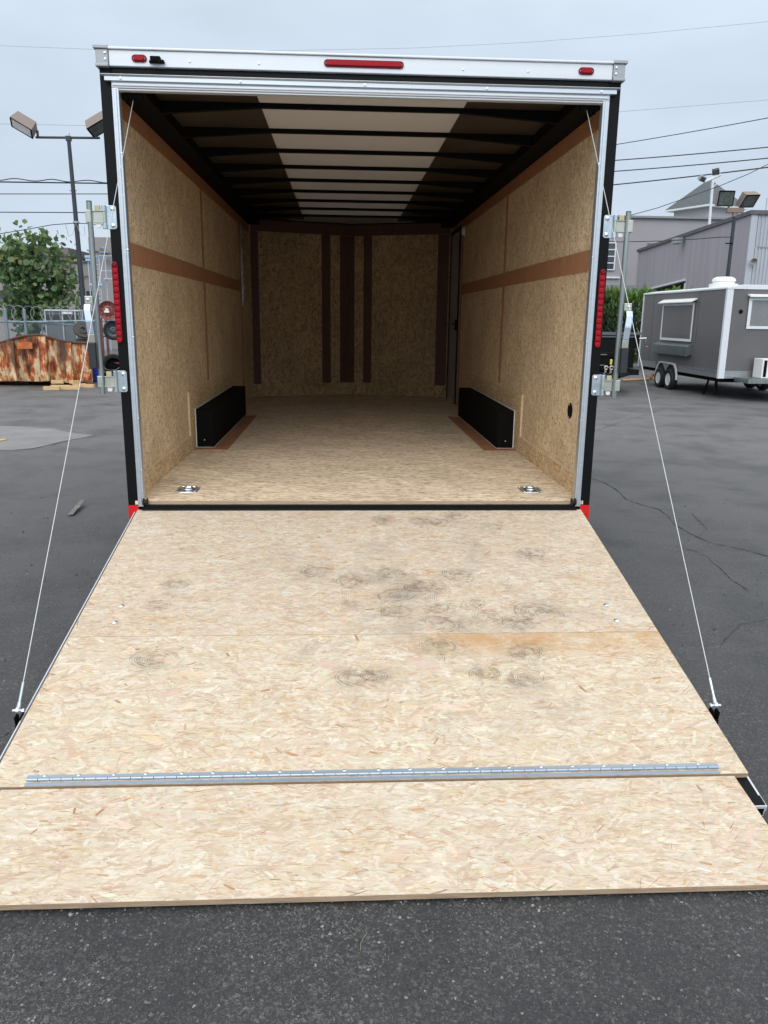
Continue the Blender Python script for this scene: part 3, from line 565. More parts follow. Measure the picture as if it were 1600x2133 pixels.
# ---- lock bars, one each side
for s, xt in ((-1, 1.360), (1, 1.3545)):
    X = lambda v: s*v
    b = MB(); b.tube([(X(xt), -.03, 1.130), (X(xt), -.03, 2.072)], .0135, 16); o = b.build('lock_bar', m_galv, TR, smooth=40)
    b = MB(); b.lathe((X(xt), -.03, 2.0722), (0, 0, 1), [(.0137, 0), (.013, .004), (0, .0045)], 14); b.build('bar_end_cap', m_rubber, o)
    for z0, z1 in ((1.947, 2.060), (1.137, 1.248)):
        zc = (z0+z1)/2
        b = MB(); r_ = .008; a0, a1 = 1.236, 1.288
        b.prism([(X(a0+r_), 0, z0), (X(a1), 0, z0), (X(a1), 0, z1), (X(a0+r_), 0, z1), (X(a0), 0, z1-r_), (X(a0), 0, z0+r_)], (0, -.0026, 0), (0, -.0085, 0))
        b.tube([(X(1.294), -.016, z0), (X(1.294), -.016, z0+.030)], .0105, 12); b.tube([(X(1.294), -.016, z1-.030), (X(1.294), -.016, z1)], .0105, 12)
        pl = b.build('hinge_plate', m_zinc, o, bevel=.0015)
        b = MB()
        for z in (z0+.017, z1-.017): b.lathe((X(1.254), -.0087, z), (0, -1, 0), [(.0115, 0), (.0105, .004), (.006, .007), (0, .008)], 14)
        b.each('carriage_bolt', m_bolt, pl, smooth=40)
        b = MB()          # worn raised stamping between the bolts
        for kk, (w_, h_) in enumerate(((.011, .003), (.007, .002), (.008, .0025), (.006, .002), (.008, .002), (.006, .002), (.008, .002))):
            zz = zc-.022+kk*.0066; b.box(X(1.258-w_/2), X(1.258+w_/2), -.0086, -.0096, zz, zz+h_)
        b.build('raised_stamping', m_zinc, pl)
        b = MB(); b.tube([(X(1.294), -.016, z0+.0305), (X(1.294), -.016, z1-.0305)], .0095, 12); b.box(X(1.297), X(1.346), -.020, -.026, z0+.031, z1-.031); b.box(X(1.296), X(1.352), -.018, -.034, z0+.028, z0+.0308); b.box(X(1.296), X(1.352), -.018, -.034, z1-.0308, z1-.028)
        b.build('hinge_keeper', m_zincy, o, bevel=.0012)
        b = MB(); b.box(X(1.310), X(1.336), -.014, -.028, z1-.027, z1-.003); b.build('rubber_block', m_beige, o, bevel=.002)
        b = MB(); b.prism([(X(1.308), 0, z0+.026), (X(1.336), 0, z0+.026), (X(1.333), 0, z0+.004), (X(1.313), 0, z0+.004)], (0, -.016, 0), (0, -.026, 0)); b.build('plastic_tab', m_whitepl, o, bevel=.002)
        b = MB(); b.box(X(1.352), X(1.379), -.012, -.044, zc-.030, zc+.030); b.build('cam_end', m_zincy, o, bevel=.003)
    b = MB(); b.box(X(xt+.012), X(xt+.052), -.036, -.048, 1.583, 1.622); hb = b.build('handle_bracket', m_zincy, o, bevel=.003)
    b = MB(); b.lathe((X(xt+.036), -.048, 1.604), (0, -1, 0), [(.009, 0), (.008, .004), (0, .006)], 12); b.build('handle_pivot', m_bolt, hb)
    hx = xt+.032
    def bar(b, seg, w):
        for (za, xa, ya), (zb, xb, yb) in zip(seg[:-1], seg[1:]):
            b.add([(X(xa-w), ya, za), (X(xa+w), ya, za), (X(xa+w), ya-.008, za), (X(xa-w), ya-.008, za), (X(xb-w), yb, zb), (X(xb+w), yb, zb), (X(xb+w), yb-.008, zb), (X(xb-w), yb-.008, zb)], [(0,1,2,3),(4,5,6,7),(0,1,5,4),(1,2,6,5),(2,3,7,6),(3,0,4,7)])
    b = MB(); bar(b, [(1.582, hx+.006, -.048), (1.555, hx+.004, -.066), (1.50, hx-.002, -.070), (1.435, hx-.004, -.058)], .0165); b.build('handle_arm', plain('blue_zinc', (.62, .72, .84), .3, metal=.7, var=.08), o, bevel=.002)
    b = MB(); bar(b, [(1.434, hx-.004, -.056), (1.392, hx-.003, -.052)], .0175); b.build('handle_sleeve', m_zincy, o, bevel=.002)
    b = MB(); b.box(X(hx-.021), X(hx+.0165), -.038, -.066, 1.260, 1.3915); b.build('handle_grip', m_grip, o, bevel=.004)

# ---- ramp door
RA = math.atan2(.4137, 1.9976); cR, sR = math.cos(RA), math.sin(RA)
def RL(x, s, h): return Vector((x, -s*cR-h*sR, .502-s*sR+h*cR))
RV = lambda v: RL(v.x, v.y, v.z)
b = MB()
for x in (-1.195, -.6, 0, .6, 1.195): b.box(x-.03, x+.03, .02, 2.125, -.058, -.019, T=RV)
b.box(-1.225, 1.225, 2.126, 2.165, -.058, -.012, T=RV); b.box(-1.225, 1.225, .005, .0195, -.058, -.019, T=RV); b.box(-1.225, 1.225, .02, 2.16, -.063, -.0585, T=RV)
ramp = b.build('ramp_door', m_black, TR)
b = MB()
b.box(-1.2275, -1.231, .02, 2.172, -.062, -.012, T=RV); b.box(-1.236, -1.240, .02, 2.172, -.060, -.006, T=RV)
b.box(-1.225, 1.229, 2.1655, 2.170, -.024, -.014, T=RV)
b.box(1.2255, 1.2285, .02, 2.165, -.062, -.020, T=RV); b.box(1.2286, 1.2325, 2.03, 2.165, -.040, -.020, T=RV)
b.each('ramp_edge_trim', m_aluw, ramp)

PAL = np.array([(.80, .675, .525), (.775, .635, .485), (.83, .715, .57), (.75, .60, .45), (.785, .625, .495), (.71, .545, .41), (.84, .735, .595), (.77, .665, .49)])
def flakes(x0, x1, s0, s1, n, L0, L1, asp, ang, pal, val, h0, h1, fn, acc):
    cx_ = rng.uniform(x0, x1, n); cs_ = rng.uniform(s0, s1, n); Ln = rng.uniform(L0, L1, n)*rng.uniform(.5, 1, n); Wd = Ln*rng.uniform(asp*.6, asp*1.5, n)
    th = rng.normal(0, R(ang), n); sk = rng.uniform(-.5, .5, (n, 2))
    base = np.array([(-.5, -.35), (-.18, -.52), (.46, -.5), (.5, .3), (.2, .52), (-.44, .5)])
    base = np.broadcast_to(base, (n, 6, 2)).copy()+rng.uniform(-.07, .07, (n, 6, 2))
    X_ = base[..., 0]*Ln[:, None]+base[..., 1]*sk[:, :1]*Wd[:, None]*1.5; Y_ = base[..., 1]*Wd[:, None]
    px_ = cx_[:, None]+X_*np.cos(th)[:, None]-Y_*np.sin(th)[:, None]; ps_ = cs_[:, None]+X_*np.sin(th)[:, None]+Y_*np.cos(th)[:, None]
    px_ = np.clip(px_, x0, x1); ps_ = np.clip(ps_, s0, s1)
    h = np.linspace(h0, h1, n)
    c = pal[rng.integers(0, len(pal), n)]*(1+rng.normal(0, val, n))[:, None]
    for i in range(0): pass
    P = fn(px_, ps_, np.repeat(h[:, None], 6, 1)); acc.append((P.reshape(-1, 3), np.clip(c, .02, .9)))
def strand_board(name, x0, x1, s0, s1, fn, parent, dens, big, ang=34, cv=.018, edge_th=.018, prints=(), tint=(1, 1, 1), stain=None):
    A = (x1-x0)*(s1-s0); acc = []; pal = PAL*np.array([.785, .815, .825])*np.array(tint)
    flakes(x0, x1, s0, s1, int(3300*A*dens), .05*big, .13*big, .20, ang, pal, cv, .00005, .0004, fn, acc)
    flakes(x0, x1, s0, s1, int(2300*A*dens), .02*big, .07*big, .18, ang, pal*.985, cv*1.4, .00041, .0006, fn, acc)
    br = np.array([(.46, .27, .14), (.55, .35, .19), (.38, .22, .11), (.60, .41, .22), (.30, .18, .10)])
    flakes(x0, x1, s0, s1, int(1500*A), .010, .040, .05, 26, br*1.15, .18, .00061, .0007, fn, acc)
    flakes(x0, x1, s0, s1, int(38*A), .015, .055, .18, 34, np.array([(.54, .33, .17), (.60, .41, .22), (.46, .26, .14)]), .12, .00071, .00074, fn, acc)
    flakes(x0, x1, s0, s1, int(10*A*big), .05*big, .12*big, .26, 50, np.array([(.60, .47, .37), (.63, .51, .40), (.65, .53, .39)]), .05, .00075, .00078, fn, acc)
    flakes(x0, x1, s0, s1, int(700*A), .03, .09, .016, 36, np.array([(.62, .46, .30), (.56, .40, .25)]), .08, .00079, .0009, fn, acc)
    if stain:
        for (a0, a1, b0, b1, nn) in stain: flakes(a0, a1, b0, b1, nn, .05, .13, .16, 20, np.array([(.62, .40, .20), (.68, .47, .25), (.72, .52, .30)]), .06, .00080, .00088, fn, acc)
    V = np.concatenate([a[0] for a in acc]); C = np.concatenate([a[1] for a in acc]); nf = len(C)
    # board body
    bv = [fn(np.array(x), np.array(s), np.array(h)) for x, s, h in ((x0,s0,-edge_th),(x1,s0,-edge_th),(x1,s1,-edge_th),(x0,s1,-edge_th),(x0,s0,0),(x1,s0,0),(x1,s1,0),(x0,s1,0))]
    verts = np.concatenate([V, np.array(bv)]); o8 = len(V)
    faces = [tuple(range(6*i, 6*i+6)) for i in range(nf)]+[tuple(o8+k for k in f) for f in ((0,3,2,1),(4,5,6,7),(0,1,5,4),(1,2,6,5),(2,3,7,6),(3,0,4,7))]
    mi = [0]*nf+[1, 0, 1, 1, 1, 1]; cols = list(C)+[np.array((.7, .55, .38))]*6
    # boot prints
    pv_ = []; pf = []
    for (pxx, pss, rr, an, leg) in prints:
        rr *= 1.22; pxx += random.gauss(0, .012); an += random.gauss(0, .25)
        na = 26
        for q in range(1):
            r_ = rr*random.uniform(1.2, 2.0); ox, oy = random.gauss(0, rr*.3), random.gauss(0, rr*.25)
            pf.append(('S', [(min(max(pxx+ox+r_*1.2*math.cos(t_)*random.uniform(.7, 1.15), x0), x1), min(max(pss+oy+r_*.8*math.sin(t_)*random.uniform(.7, 1.15), s0), s1)) for t_ in [2*math.pi*k/11 for k in range(11)]]))
        K = max(4, int(rr/.0078))
        for k in range(K):
            r1 = rr*(k+.6)/K; ecc = random.uniform(.75, .9); cxo = random.uniform(-.1, .1)*rr*.3; start = an*2+random.gauss(1.5, .7); span = random.uniform(2.6, 6.0); w = random.uniform(.0013, .0026)
            prev = None
            for q in range(na+1):
                t_ = start+span*q/na; pt = []
                for r_ in (r1-w, r1+w):
                    ex, ey = r_*math.cos(t_)*1.15+cxo, r_*math.sin(t_)*ecc
                    pt.append((pxx+ex*math.cos(an)-ey*math.sin(an), pss+ex*math.sin(an)+ey*math.cos(an)))
                if prev: 
                    ok = all(x0 < a_[0] < x1 and s0 < a_[1] < s1 for a_ in pt+prev)
                    if ok: pf.append([prev[0], prev[1], pt[1], pt[0]])
                prev = pt
        if leg:
            lx, ls = leg; d_ = Vector((lx-pxx, ls-pss)); ln = d_.length; d_.normalize(); nn_ = Vector((-d_.y, d_.x))
            for k in range(-3, 4):
                off = nn_*k*.0095; a_ = Vector((pxx, pss))+d_*rr*.8+off; c_ = Vector((pxx, pss))+d_*ln*random.uniform(.75, .95)+off; w = nn_*random.uniform(.0008, .0018)
                qd = [tuple(a_-w), tuple(a_+w), tuple(c_+w), tuple(c_-w)]
                if all(x0 < q[0] < x1 and s0 < q[1] < s1 for q in qd): pf.append(qd)
    base = len(verts); ex = []; softv = []
    hh = .00105
    for qd in pf:
        i0 = base+len(ex); sm = qd[0] == 'S'
        if sm: qd = qd[1]; qd = qd+[(sum(q[0] for q in qd)/len(qd), sum(q[1] for q in qd)/len(qd))]; softv.append(i0+len(qd)-1)
        for (a_, c_) in qd: ex.append(fn(np.array(a_), np.array(c_), np.array(hh)))
        hh = .00105 + (len(ex) % 997)*4e-7
        if sm:
            m_ = len(qd)-1
            for k in range(m_): faces.append((i0+k, i0+(k+1) % m_, i0+m_)); mi.append(3); cols.append(np.array((.3, .3, .3)))
        else: faces.append(tuple(range(i0, i0+len(qd)))); mi.append(2); cols.append(np.array((.3, .3, .3)))
    if ex: verts = np.concatenate([verts, np.array(ex)])
    me = bpy.data.meshes.new(name); me.from_pydata(verts.tolist(), [], faces)
    for m in (m_strand, m_osb_edge, m_print, m_smudge): me.materials.append(m)
    me.polygons.foreach_set('material_index', mi)
    at = me.attributes.new('strand', 'FLOAT_COLOR', 'FACE'); arr = np.ones((len(faces), 4)); arr[:, :3] = np.array(cols); at.data.foreach_set('color', arr.ravel())
    sa = me.attributes.new('soft', 'FLOAT', 'POINT'); sv = np.zeros(len(verts)); sv[softv] = 1; sa.data.foreach_set('value', sv)
    me.update(); o = bpy.data.objects.new(name, me); COL.objects.link(o); o.parent = parent; return o
def fr_ramp(x, s, h): return np.stack([x, -s*cR-h*sR, .502-s*sR+h*cR], -1)
PR = [(.111,.120,.05,0,(.10,.215)),(.315,.150,.05,.2,(.27,.235)),(.511,.076,.05,0,None),(.686,.221,.045,0,None),(-.063,.799,.062,.1,(-.087,.975)),(-.087,.993,.04,0,None),(.108,.721,.055,0,None),
      (.124,.907,.065,.3,(.111,1.03)),(.222,.835,.05,0,None),(.301,.843,.06,.2,(.28,1.01)),(.111,1.046,.05,0,None),(.27,1.019,.045,0,None),(.443,.738,.06,.3,(.466,.96)),(.466,.99,.045,0,None),(.306,1.143,.06,.1,None),
      (.763,1.067,.085,.2,(.70,1.15)),(.689,1.150,.06,0,None),(.851,.520,.06,.2,(.86,.64)),(-.873,.811,.05,.5,(-.91,.96)),(-.913,.982,.045,0,None),(-.221,.686,.06,.2,(-.36,.80)),(.40,.17,.05,0,None),(.52,1.10,.06,.5,None)]
PR2 = [(-.073,1.514,.06,0,None),(.647,1.345,.06,.2,(.635,1.49)),(.611,1.518,.065,0,None),(-.847,1.375,.07,.1,(-.90,1.50)),(.437,1.495,.045,0,None),(.27,1.30,.06,.1,(.26,1.42)),(.02,1.50,.04,0,None)]
strand_board('upper_ramp_board', -1.225, 1.225, .006, 1.2165, fr_ramp, ramp, 1.35, .75, prints=PR, tint=(.96, .95, .95))
strand_board('lower_ramp_board', -1.225, 1.225, 1.2185, 2.041, fr_ramp, ramp, .8, 1.45, 44, .032, prints=PR2, tint=(1.0, 1.0, .985))
# flap
f0 = RL(0, 2.052, 0); f1 = Vector((0, -2.448, .028)); fd = f1-f0; FL = fd.length; fc, fs_ = -fd.y/FL, -fd.z/FL
def fr_flap(x, s, h): return np.stack([x, f0.y-s*fc-h*fs_, f0.z-s*fs_+h*fc], -1)
strand_board('ramp_flap', -1.178, 1.172, 0, FL, fr_flap, ramp, .9, 1.25, 38, .028, tint=(1.0, 1.0, 1.0))
# piano hinge
b = MB(); b.box(-1.115, 1.138, 1.995, 2.012, .0011, .0036, T=RV)
hA = RL(0, 2.018, .0055)
def FV(v): return Vector((v.x, f0.y-v.y*fc-v.z*fs_, f0.z-v.y*fs_+v.z*fc))
b.box(-1.112, 1.130, -.026, -.012, .0016, .0038, T=FV)
hg = b.build('flap_hinge', m_hinge, ramp, bevel=.0008)
b = MB(); nk = 62; w_ = 2.245/nk
for k in range(nk):
    x = -1.112+k*w_; q0 = RL(x+.001, 2.017, .0058); q1 = RL(x+w_-.001, 2.017, .0058); b.tube([q0, q1], .0050, 10)
b.each('hinge_knuckle', m_hinge, hg, smooth=40)
for k in range(21):
    x = -1.06+k*.1065+random.uniform(-.006, .006); b = MB(); c = RL(x, 2.000, .0037); n_ = RL(0, 0, 1)-RL(0, 0, 0)
    b.lathe(c, n_, [(.0065, 0), (.006, .0018), (.0035, .0032), (0, .0036)], 14); b.build('hinge_bolt', m_bolt, hg, smooth=40)
# carriage bolts in the ramp
for x, s_ in ((-1.071, .987), (-1.067, 1.115), (1.065, 1.008), (1.073, 1.132)):
    b = MB(); b.lathe(RL(x, s_, .0011), RL(0, 0, 1)-RL(0, 0, 0), [(.0125, 0), (.0125, .002), (.010, .004), (0, .006)], 16); b.build('ramp_bolt', m_bolt, ramp, smooth=40)
# cable brackets + cables
for s, top, sb in ((-1, Vector((-1.133, .045, 2.553)), 1.690), (1, Vector((1.122, .045, 2.565)), 1.715)):
    b = MB(); x0_ = s*1.2385
    b.box(x0_, s*1.2415, sb-.012, sb+.030, -.055, .004, T=RV); b.box(s*1.2417, s*1.262, sb+.026, sb+.030, -.055, -.030, T=RV); b.box(s*1.259, s*1.262, sb-.010, sb+.0259, -.055, .002, T=RV)
    br = b.build('cable_bracket', m_blackmatt, ramp, bevel=.001)
    c = RL(s*1.257, sb-.005, .010); b = MB(); b.tube([c-Vector((s*.018, 0, 0)), c+Vector((s*.018, 0, 0))], .005, 10); b.tube([c-Vector((s*.022, 0, 0)), c-Vector((s*.016, 0, 0))], .008, 6); b.lathe(c, (s, 0, 0), [(.012, -.005), (.013, 0), (.012, .005)], 18)
    b.build('clevis_pin', m_bolt, br, smooth=35)
    d = (top-c).normalized(); b = MB(); b.tube([c, c+d*.03], [.008, .006], 8); b.tube([c+d*.025, c+d*.10], .0048, 8); b.build('cable_ferrule', m_zinc, br, smooth=40)
    b = MB(); b.tube([c+d*.06, c.lerp(top, .5)+Vector((0, 0, -.004)), top], .0017, 8); b.build('lift_cable', m_cable, TR, smooth=60)
b = MB()
e0 = px(1285, 500, 1.30)
# ================================================================ background left
def bx(b, *a, **k): return b.box(*a, **k)
def rust_mat():
    m, t, p = newmat('rusty_flaking_paint'); L = t.links.new
    tc = N(t, 'ShaderNodeTexCoord'); mp = N(t, 'ShaderNodeMapping'); mp.inputs['Scale'].default_value = (1.5, 1.5, .55); L(tc.outputs['Object'], mp.inputs[0])
    n1 = N(t, 'ShaderNodeTexNoise'); n1.inputs['Scale'].default_value = 5; n1.inputs['Detail'].default_value = 9; n1.inputs['Roughness'].default_value = .68; L(mp.outputs[0], n1.inputs[0])
    n2 = N(t, 'ShaderNodeTexNoise'); n2.inputs['Scale'].default_value = 1.6; n2.inputs['Detail'].default_value = 5; L(mp.outputs[0], n2.inputs[0])
    c1 = N(t, 'ShaderNodeValToRGB'); L(n1.outputs[0], c1.inputs[0]); el = c1.color_ramp.elements
    el[0].position = .34; el[0].color = (.05, .02, .012, 1); el[1].position = .72; el[1].color = (.62, .48, .30, 1)
    for q, c in ((.42, (.20, .055, .02)), (.48, (.48, .12, .028)), (.515, (.46, .16, .045)), (.535, (.60, .42, .23)), (.64, (.70, .58, .40))): x = el.new(q); x.color = (*c, 1)
    c2 = N(t, 'ShaderNodeValToRGB'); L(n1.outputs[0], c2.inputs[0]); el = c2.color_ramp.elements
    el[0].position = .35; el[0].color = (.025, .014, .010, 1); el[1].position = .7; el[1].color = (.22, .085, .035, 1); x = el.new(.5); x.color = (.13, .06, .032, 1)
    r2 = N(t, 'ShaderNodeMapRange'); r2.inputs[1].default_value = .40; r2.inputs[2].default_value = .49; L(n2.outputs[0], r2.inputs[0])
    mx = N(t, 'ShaderNodeMix', data_type='RGBA'); L(r2.outputs[0], mx.inputs[0]); L(c2.outputs[0], mx.inputs[6]); L(c1.outputs[0], mx.inputs[7])
    L(mx.outputs[2], p.inputs['Base Color']); p.inputs['Roughness'].default_value = .75
    bp = N(t, 'ShaderNodeBump'); bp.inputs['Strength'].default_value = .5; bp.inputs['Distance'].default_value = .02; L(n1.outputs[0], bp.inputs['Height']); L(bp.outputs[0], p.inputs['Normal'])
    return m
m_rust = rust_mat()
D = empty('rusty_dumpster', (-7.5, 13.4, 0), 'long dumpster of peeling cream paint and orange rust standing before the chain-link fence', 'dumpster')
def ztop(x):
    pts_ = ((-12, .82), (-8.2, .80), (-7.6, .86), (-7.25, .95), (-6.95, 1.05), (-6.55, 1.09), (-6.3, 1.03), (-6.05, .96), (-5.8, .935), (-5.5, .93))
    for (a_, za), (c_, zc) in zip(pts_[:-1], pts_[1:]):
        if a_ <= x <= c_: return za+(zc-za)*(x-a_)/(c_-a_)
    return .93
b = MB(); xs = [-10.5+k*.1 for k in range(50)]+[-5.52]
vs = []; 
for x in xs:
    rib = .05 if int((x+20)/.32) % 2 else 0
    inx = .0 if x < -5.75 else (x+5.75)*.5
    for z, ins in ((.10, .10), (.45, .04), (ztop(x), 0)): vs.append((x-(.12 if (x == xs[-1] and z < .2) else 0), 13.4-rib+ins+inx, z))
n3 = 3
b.add(vs, [(i*3+k, (i+1)*3+k, (i+1)*3+k+1, i*3+k+1) for i in range(len(xs)-1) for k in (0, 1)])
b.add([(v[0], v[1]+.03, v[2]) for v in vs], [(i*3+k, (i+1)*3+k, (i+1)*3+k+1, i*3+k+1) for i in range(len(xs)-1) for k in (0, 1)])
b.prism([(-10.5, 13.55, 0), (-5.70, 13.55, 0), (-6.2, 15, 0), (-10.5, 15, 0)], (0, 0, .10), (0, 0, .16)); b.box(-10.5, -6.2, 14.97, 15.0, .16, .90); b.prism([(-5.56, 13.52, 0), (-5.54, 13.54, 0), (-6.16, 15.0, 0), (-6.2, 15.0, 0)], (0, 0, .12), (0, 0, .92)); b.box(-10.5, -10.46, 13.45, 15, .12, .85)
b.build('dumpster_wall', m_rust, D)
b = MB(); P_ = [(x, 13.37, ztop(x)) for x in xs]; b.tube(P_, .028, 8); b.tube([(-5.54, 13.5, .93), (-6.18, 15.0, .90)], .03, 8)
b.build('top_rim', plain('rusted_rim', (.09, .04, .025), .8, var=.5, scale=12), D, smooth=60)
for x in (-9.1, -7.9, -7.15, -6.48, -5.95):
    b = MB(); b.box(x-.07, x+.07, 13.30, 13.40, .12, ztop(x)-.02); b.build('upright_rib', m_rust, D, bevel=.006)
b = MB(); b.box(-6.98, -6.68, 13.26, 13.33, .80, .94); b.build('lift_pocket', plain('orange_paint', (.50, .13, .03), .6, var=.5, scale=14), D)
for x in (-10, -8.4, -7.1): 
    b = MB(); b.lathe((x, 13.7, .08), (1, 0, 0), [(.08, -.14), (.08, .14)], 16); b.build('dumpster_roller', m_rubber, D)
b = MB(); c = py(172, 688, 14.0); b.lathe(c, (.45, -.6, .55), [(.07, -.03), (.20, -.02), (.21, 0), (.2, .03), (.13, .03), (.10, .06), (.05, .06), (.04, .02), (0, .02)], 24); b.box(c.x-.16, c.x+.05, 14.0, 14.3, c.z-.55, c.z-.18)
tag(b.build('scrap_wheel_hub', plain('grimy_steel', (.07, .065, .06), .55, metal=.5, var=.4), smooth=35), 'grimy steel wheel hub lying tilted on top of the rusty dumpster', 'scrap metal')
# offcuts beside the dumpster
spots = [(108, 803, 30, .06, 0, 8), (128, 800, 40, .06, 0, -4), (146, 802, 34, .06, 0, 6), (165, 797, 26, .10, 0, 25), (120, 797, 24, .07, .05, 12), (143, 796, 26, .06, .055, -9), (178, 793, 28, .09, .04, 22), (186, 798, 22, .05, 0, -12), (155, 797, 18, .08, .05, 65), (135, 795, 36, .05, .10, 5)]
labs = ['low plank end at the left tip of the lumber heap by the dumpster', 'long flat plank at the foot of the lumber heap by the dumpster', 'pale plank at the middle front of the lumber heap', 'thick short block right of the middle of the lumber heap', 'short plank lying second layer on the left of the lumber heap', 'plank lying second layer across the middle of the lumber heap', 'chunky block at the raised right end of the lumber heap', 'thin dark scrap at the far right foot of the lumber heap', 'small block turned end-on within the lumber heap', 'topmost plank lying across the lumber heap']
for (x, y, L_, w_, z_, an), lb in zip(spots, labs):
    q = pz(x, y+9); ln = L_/1650*17.3; b = MB(); T = Matrix.Translation((q.x, q.y+z_*.6, z_*1.45)) @ Matrix.Rotation(R(an), 4, 'Z')
    b.box(-ln/2, ln/2, -w_/2-.02, w_/2+.02, 0, .07, T=T); o = b.build('lumber_offcut', m_lumber, bevel=.003); tag(o, lb, 'lumber', 'lumber offcuts heaped beside the dumpster')
b = MB(); c = (py(192, 745, 14.8)+py(208, 745, 14.8))/2; b.lathe((c.x, 14.9, 0), (0, 0, 1), [(.15, 0), (.17, .02), (.17, .18), (.178, .19), (.178, .2), (.17, .21), (.17, .38), (.178, .39), (.178, .4), (.17, .41), (.17, .54), (.16, .56), (.155, .55), (0, .545)], 24)
tag(b.build('blue_drum', plain('blue_plastic', (.02, .06, .45), .4, var=.15), smooth=35), 'blue plastic drum between the dumpster and the wheel rack', 'drum')
# fence
F_ = empty('chain_link_fence', (-7.6, 15.6, 0), 'galvanised chain-link fence topped with coiled razor wire behind the dumpster', 'fence')
m_fence = plain('weathered_galvanising', (.22, .29, .33), .5, metal=.4, var=.12)
for x in (-11.5, -9.85, -8.10, -7.66, -5.95):
    b = MB(); b.tube([(x, 15.6, 0), (x, 15.6, 1.60 if x > -9 else 1.5)], .035, 10); b.lathe((x, 15.6, 1.60 if x > -9 else 1.5), (0, 0, 1), [(.04, 0), (.038, .02), (0, .04)], 12); b.build('fence_post', m_fence, F_, smooth=40)
b = MB(); b.tube([(-11.5, 15.6, 1.33), (-7.66, 15.6, 1.33), (-5.95, 15.6, 1.38), (-5.0, 15.6, 1.38)], .024, 8); b.build('top_rail', m_fence, F_)
b = MB(); b.tube([(-8.1, 15.65, 1.345), (-6.35, 15.65, 1.26)], .022, 8); b.tube([(-7.3, 15.65, 1.30), (-7.3, 15.65, 0)], .018, 8); b.tube([(-6.35, 15.65, 1.62), (-6.35, 15.65, 0)], .022, 8); b.build('brace_rail', m_fence, F_)
b = MB(); st_ = .07; H_ = 1.32; x = -11.5
def wire(b, p, q, w=.0022):
    p, q = Vector(p), Vector(q); d = (q-p).cross(Vector((0, 1, 0))).normalized()*w
    b.add([p-d, p+d, q+d, q-d, p-d+Vector((0, .003, 0)), p+d+Vector((0, .003, 0)), q+d+Vector((0, .003, 0)), q-d+Vector((0, .003, 0))], [(0,1,2,3),(7,6,5,4),(0,3,7,4),(1,2,6,5)])
while x < -4.9:
    wire(b, (x, 15.57, 0.02), (min(x+H_, -4.9), 15.57, min(H_, -4.9-x)), .0020)
    wire(b, (x, 15.575, H_), (min(x+H_, -4.9), 15.575, max(.02, H_-(-4.9-x))), .0020); x += st_
for z0 in [k*st_ for k in range(1, 18)]:
    wire(b, (-11.5, 15.57, z0), (-11.5+H_-z0, 15.57, H_), .0020); wire(b, (-11.5, 15.575, z0), (-11.5+z0, 15.575, .02), .0020)
b.build('chain_link_mesh', m_fence, F_)
b = MB(); pts = []
for k in range(0, 760):
    t_ = k/22*2*math.pi; x = -11.6+k*.0100; pts.append((x+.20*math.cos(t_), 15.6+.03*math.sin(t_*.5)+.04*math.sin(t_), 1.52+.02*math.sin(x*2)+.19*math.sin(t_)))
b.tube(pts, .0055, 4, caps=False); b.build('razor_wire', plain('razor_wire_steel', (.38, .42, .44), .35, metal=.6), F_)
# grey box trailer behind the fence
c0, c1 = py(92, 645, 16.3), py(172, 645, 16.3); ux = c0.x; vx = c1.x; tz = c0.z
P0 = empty('parked_box_trailer', ((ux+vx)/2, 17, 0), 'small grey box trailer with white frame parked behind the chain-link fence', 'trailer')
b = MB(); b.box(ux+.02, vx-.02, 16.32, 17.3, .35, tz-.02); b.build('trailer_body', plain('grey_panel', (.13, .145, .16), .5), P0)
b = MB(); b.box(ux, vx, 16.28, 16.31, tz-.03, tz+.01)
for x in (ux, ux+.42, vx-.20, vx-.03): b.box(x, x+.025, 16.285, 16.312, .3, tz-.031)
b.build('trailer_frame', plain('pale_frame', (.5, .53, .55), .5), P0)
b = MB(); b.box(ux+.42, ux+.68, 16.29, 16.309, tz-.10, tz-.04); b.build('name_plate', plain('pale_plate', (.62, .64, .66), .5, var=.4, scale=40, stretch=(1, 1, .2)), P0)
b = MB(); b.box(ux+.03, vx-.03, 16.30, 16.3195, tz-.30, tz-.11); b.build('dark_band', plain('dark_panel', (.04, .045, .052), .45), P0)
wheel(P0, ux+.15, 16.8, .3, .3, .18); wheel(P0, vx-.15, 16.8, .3, .3, .18)
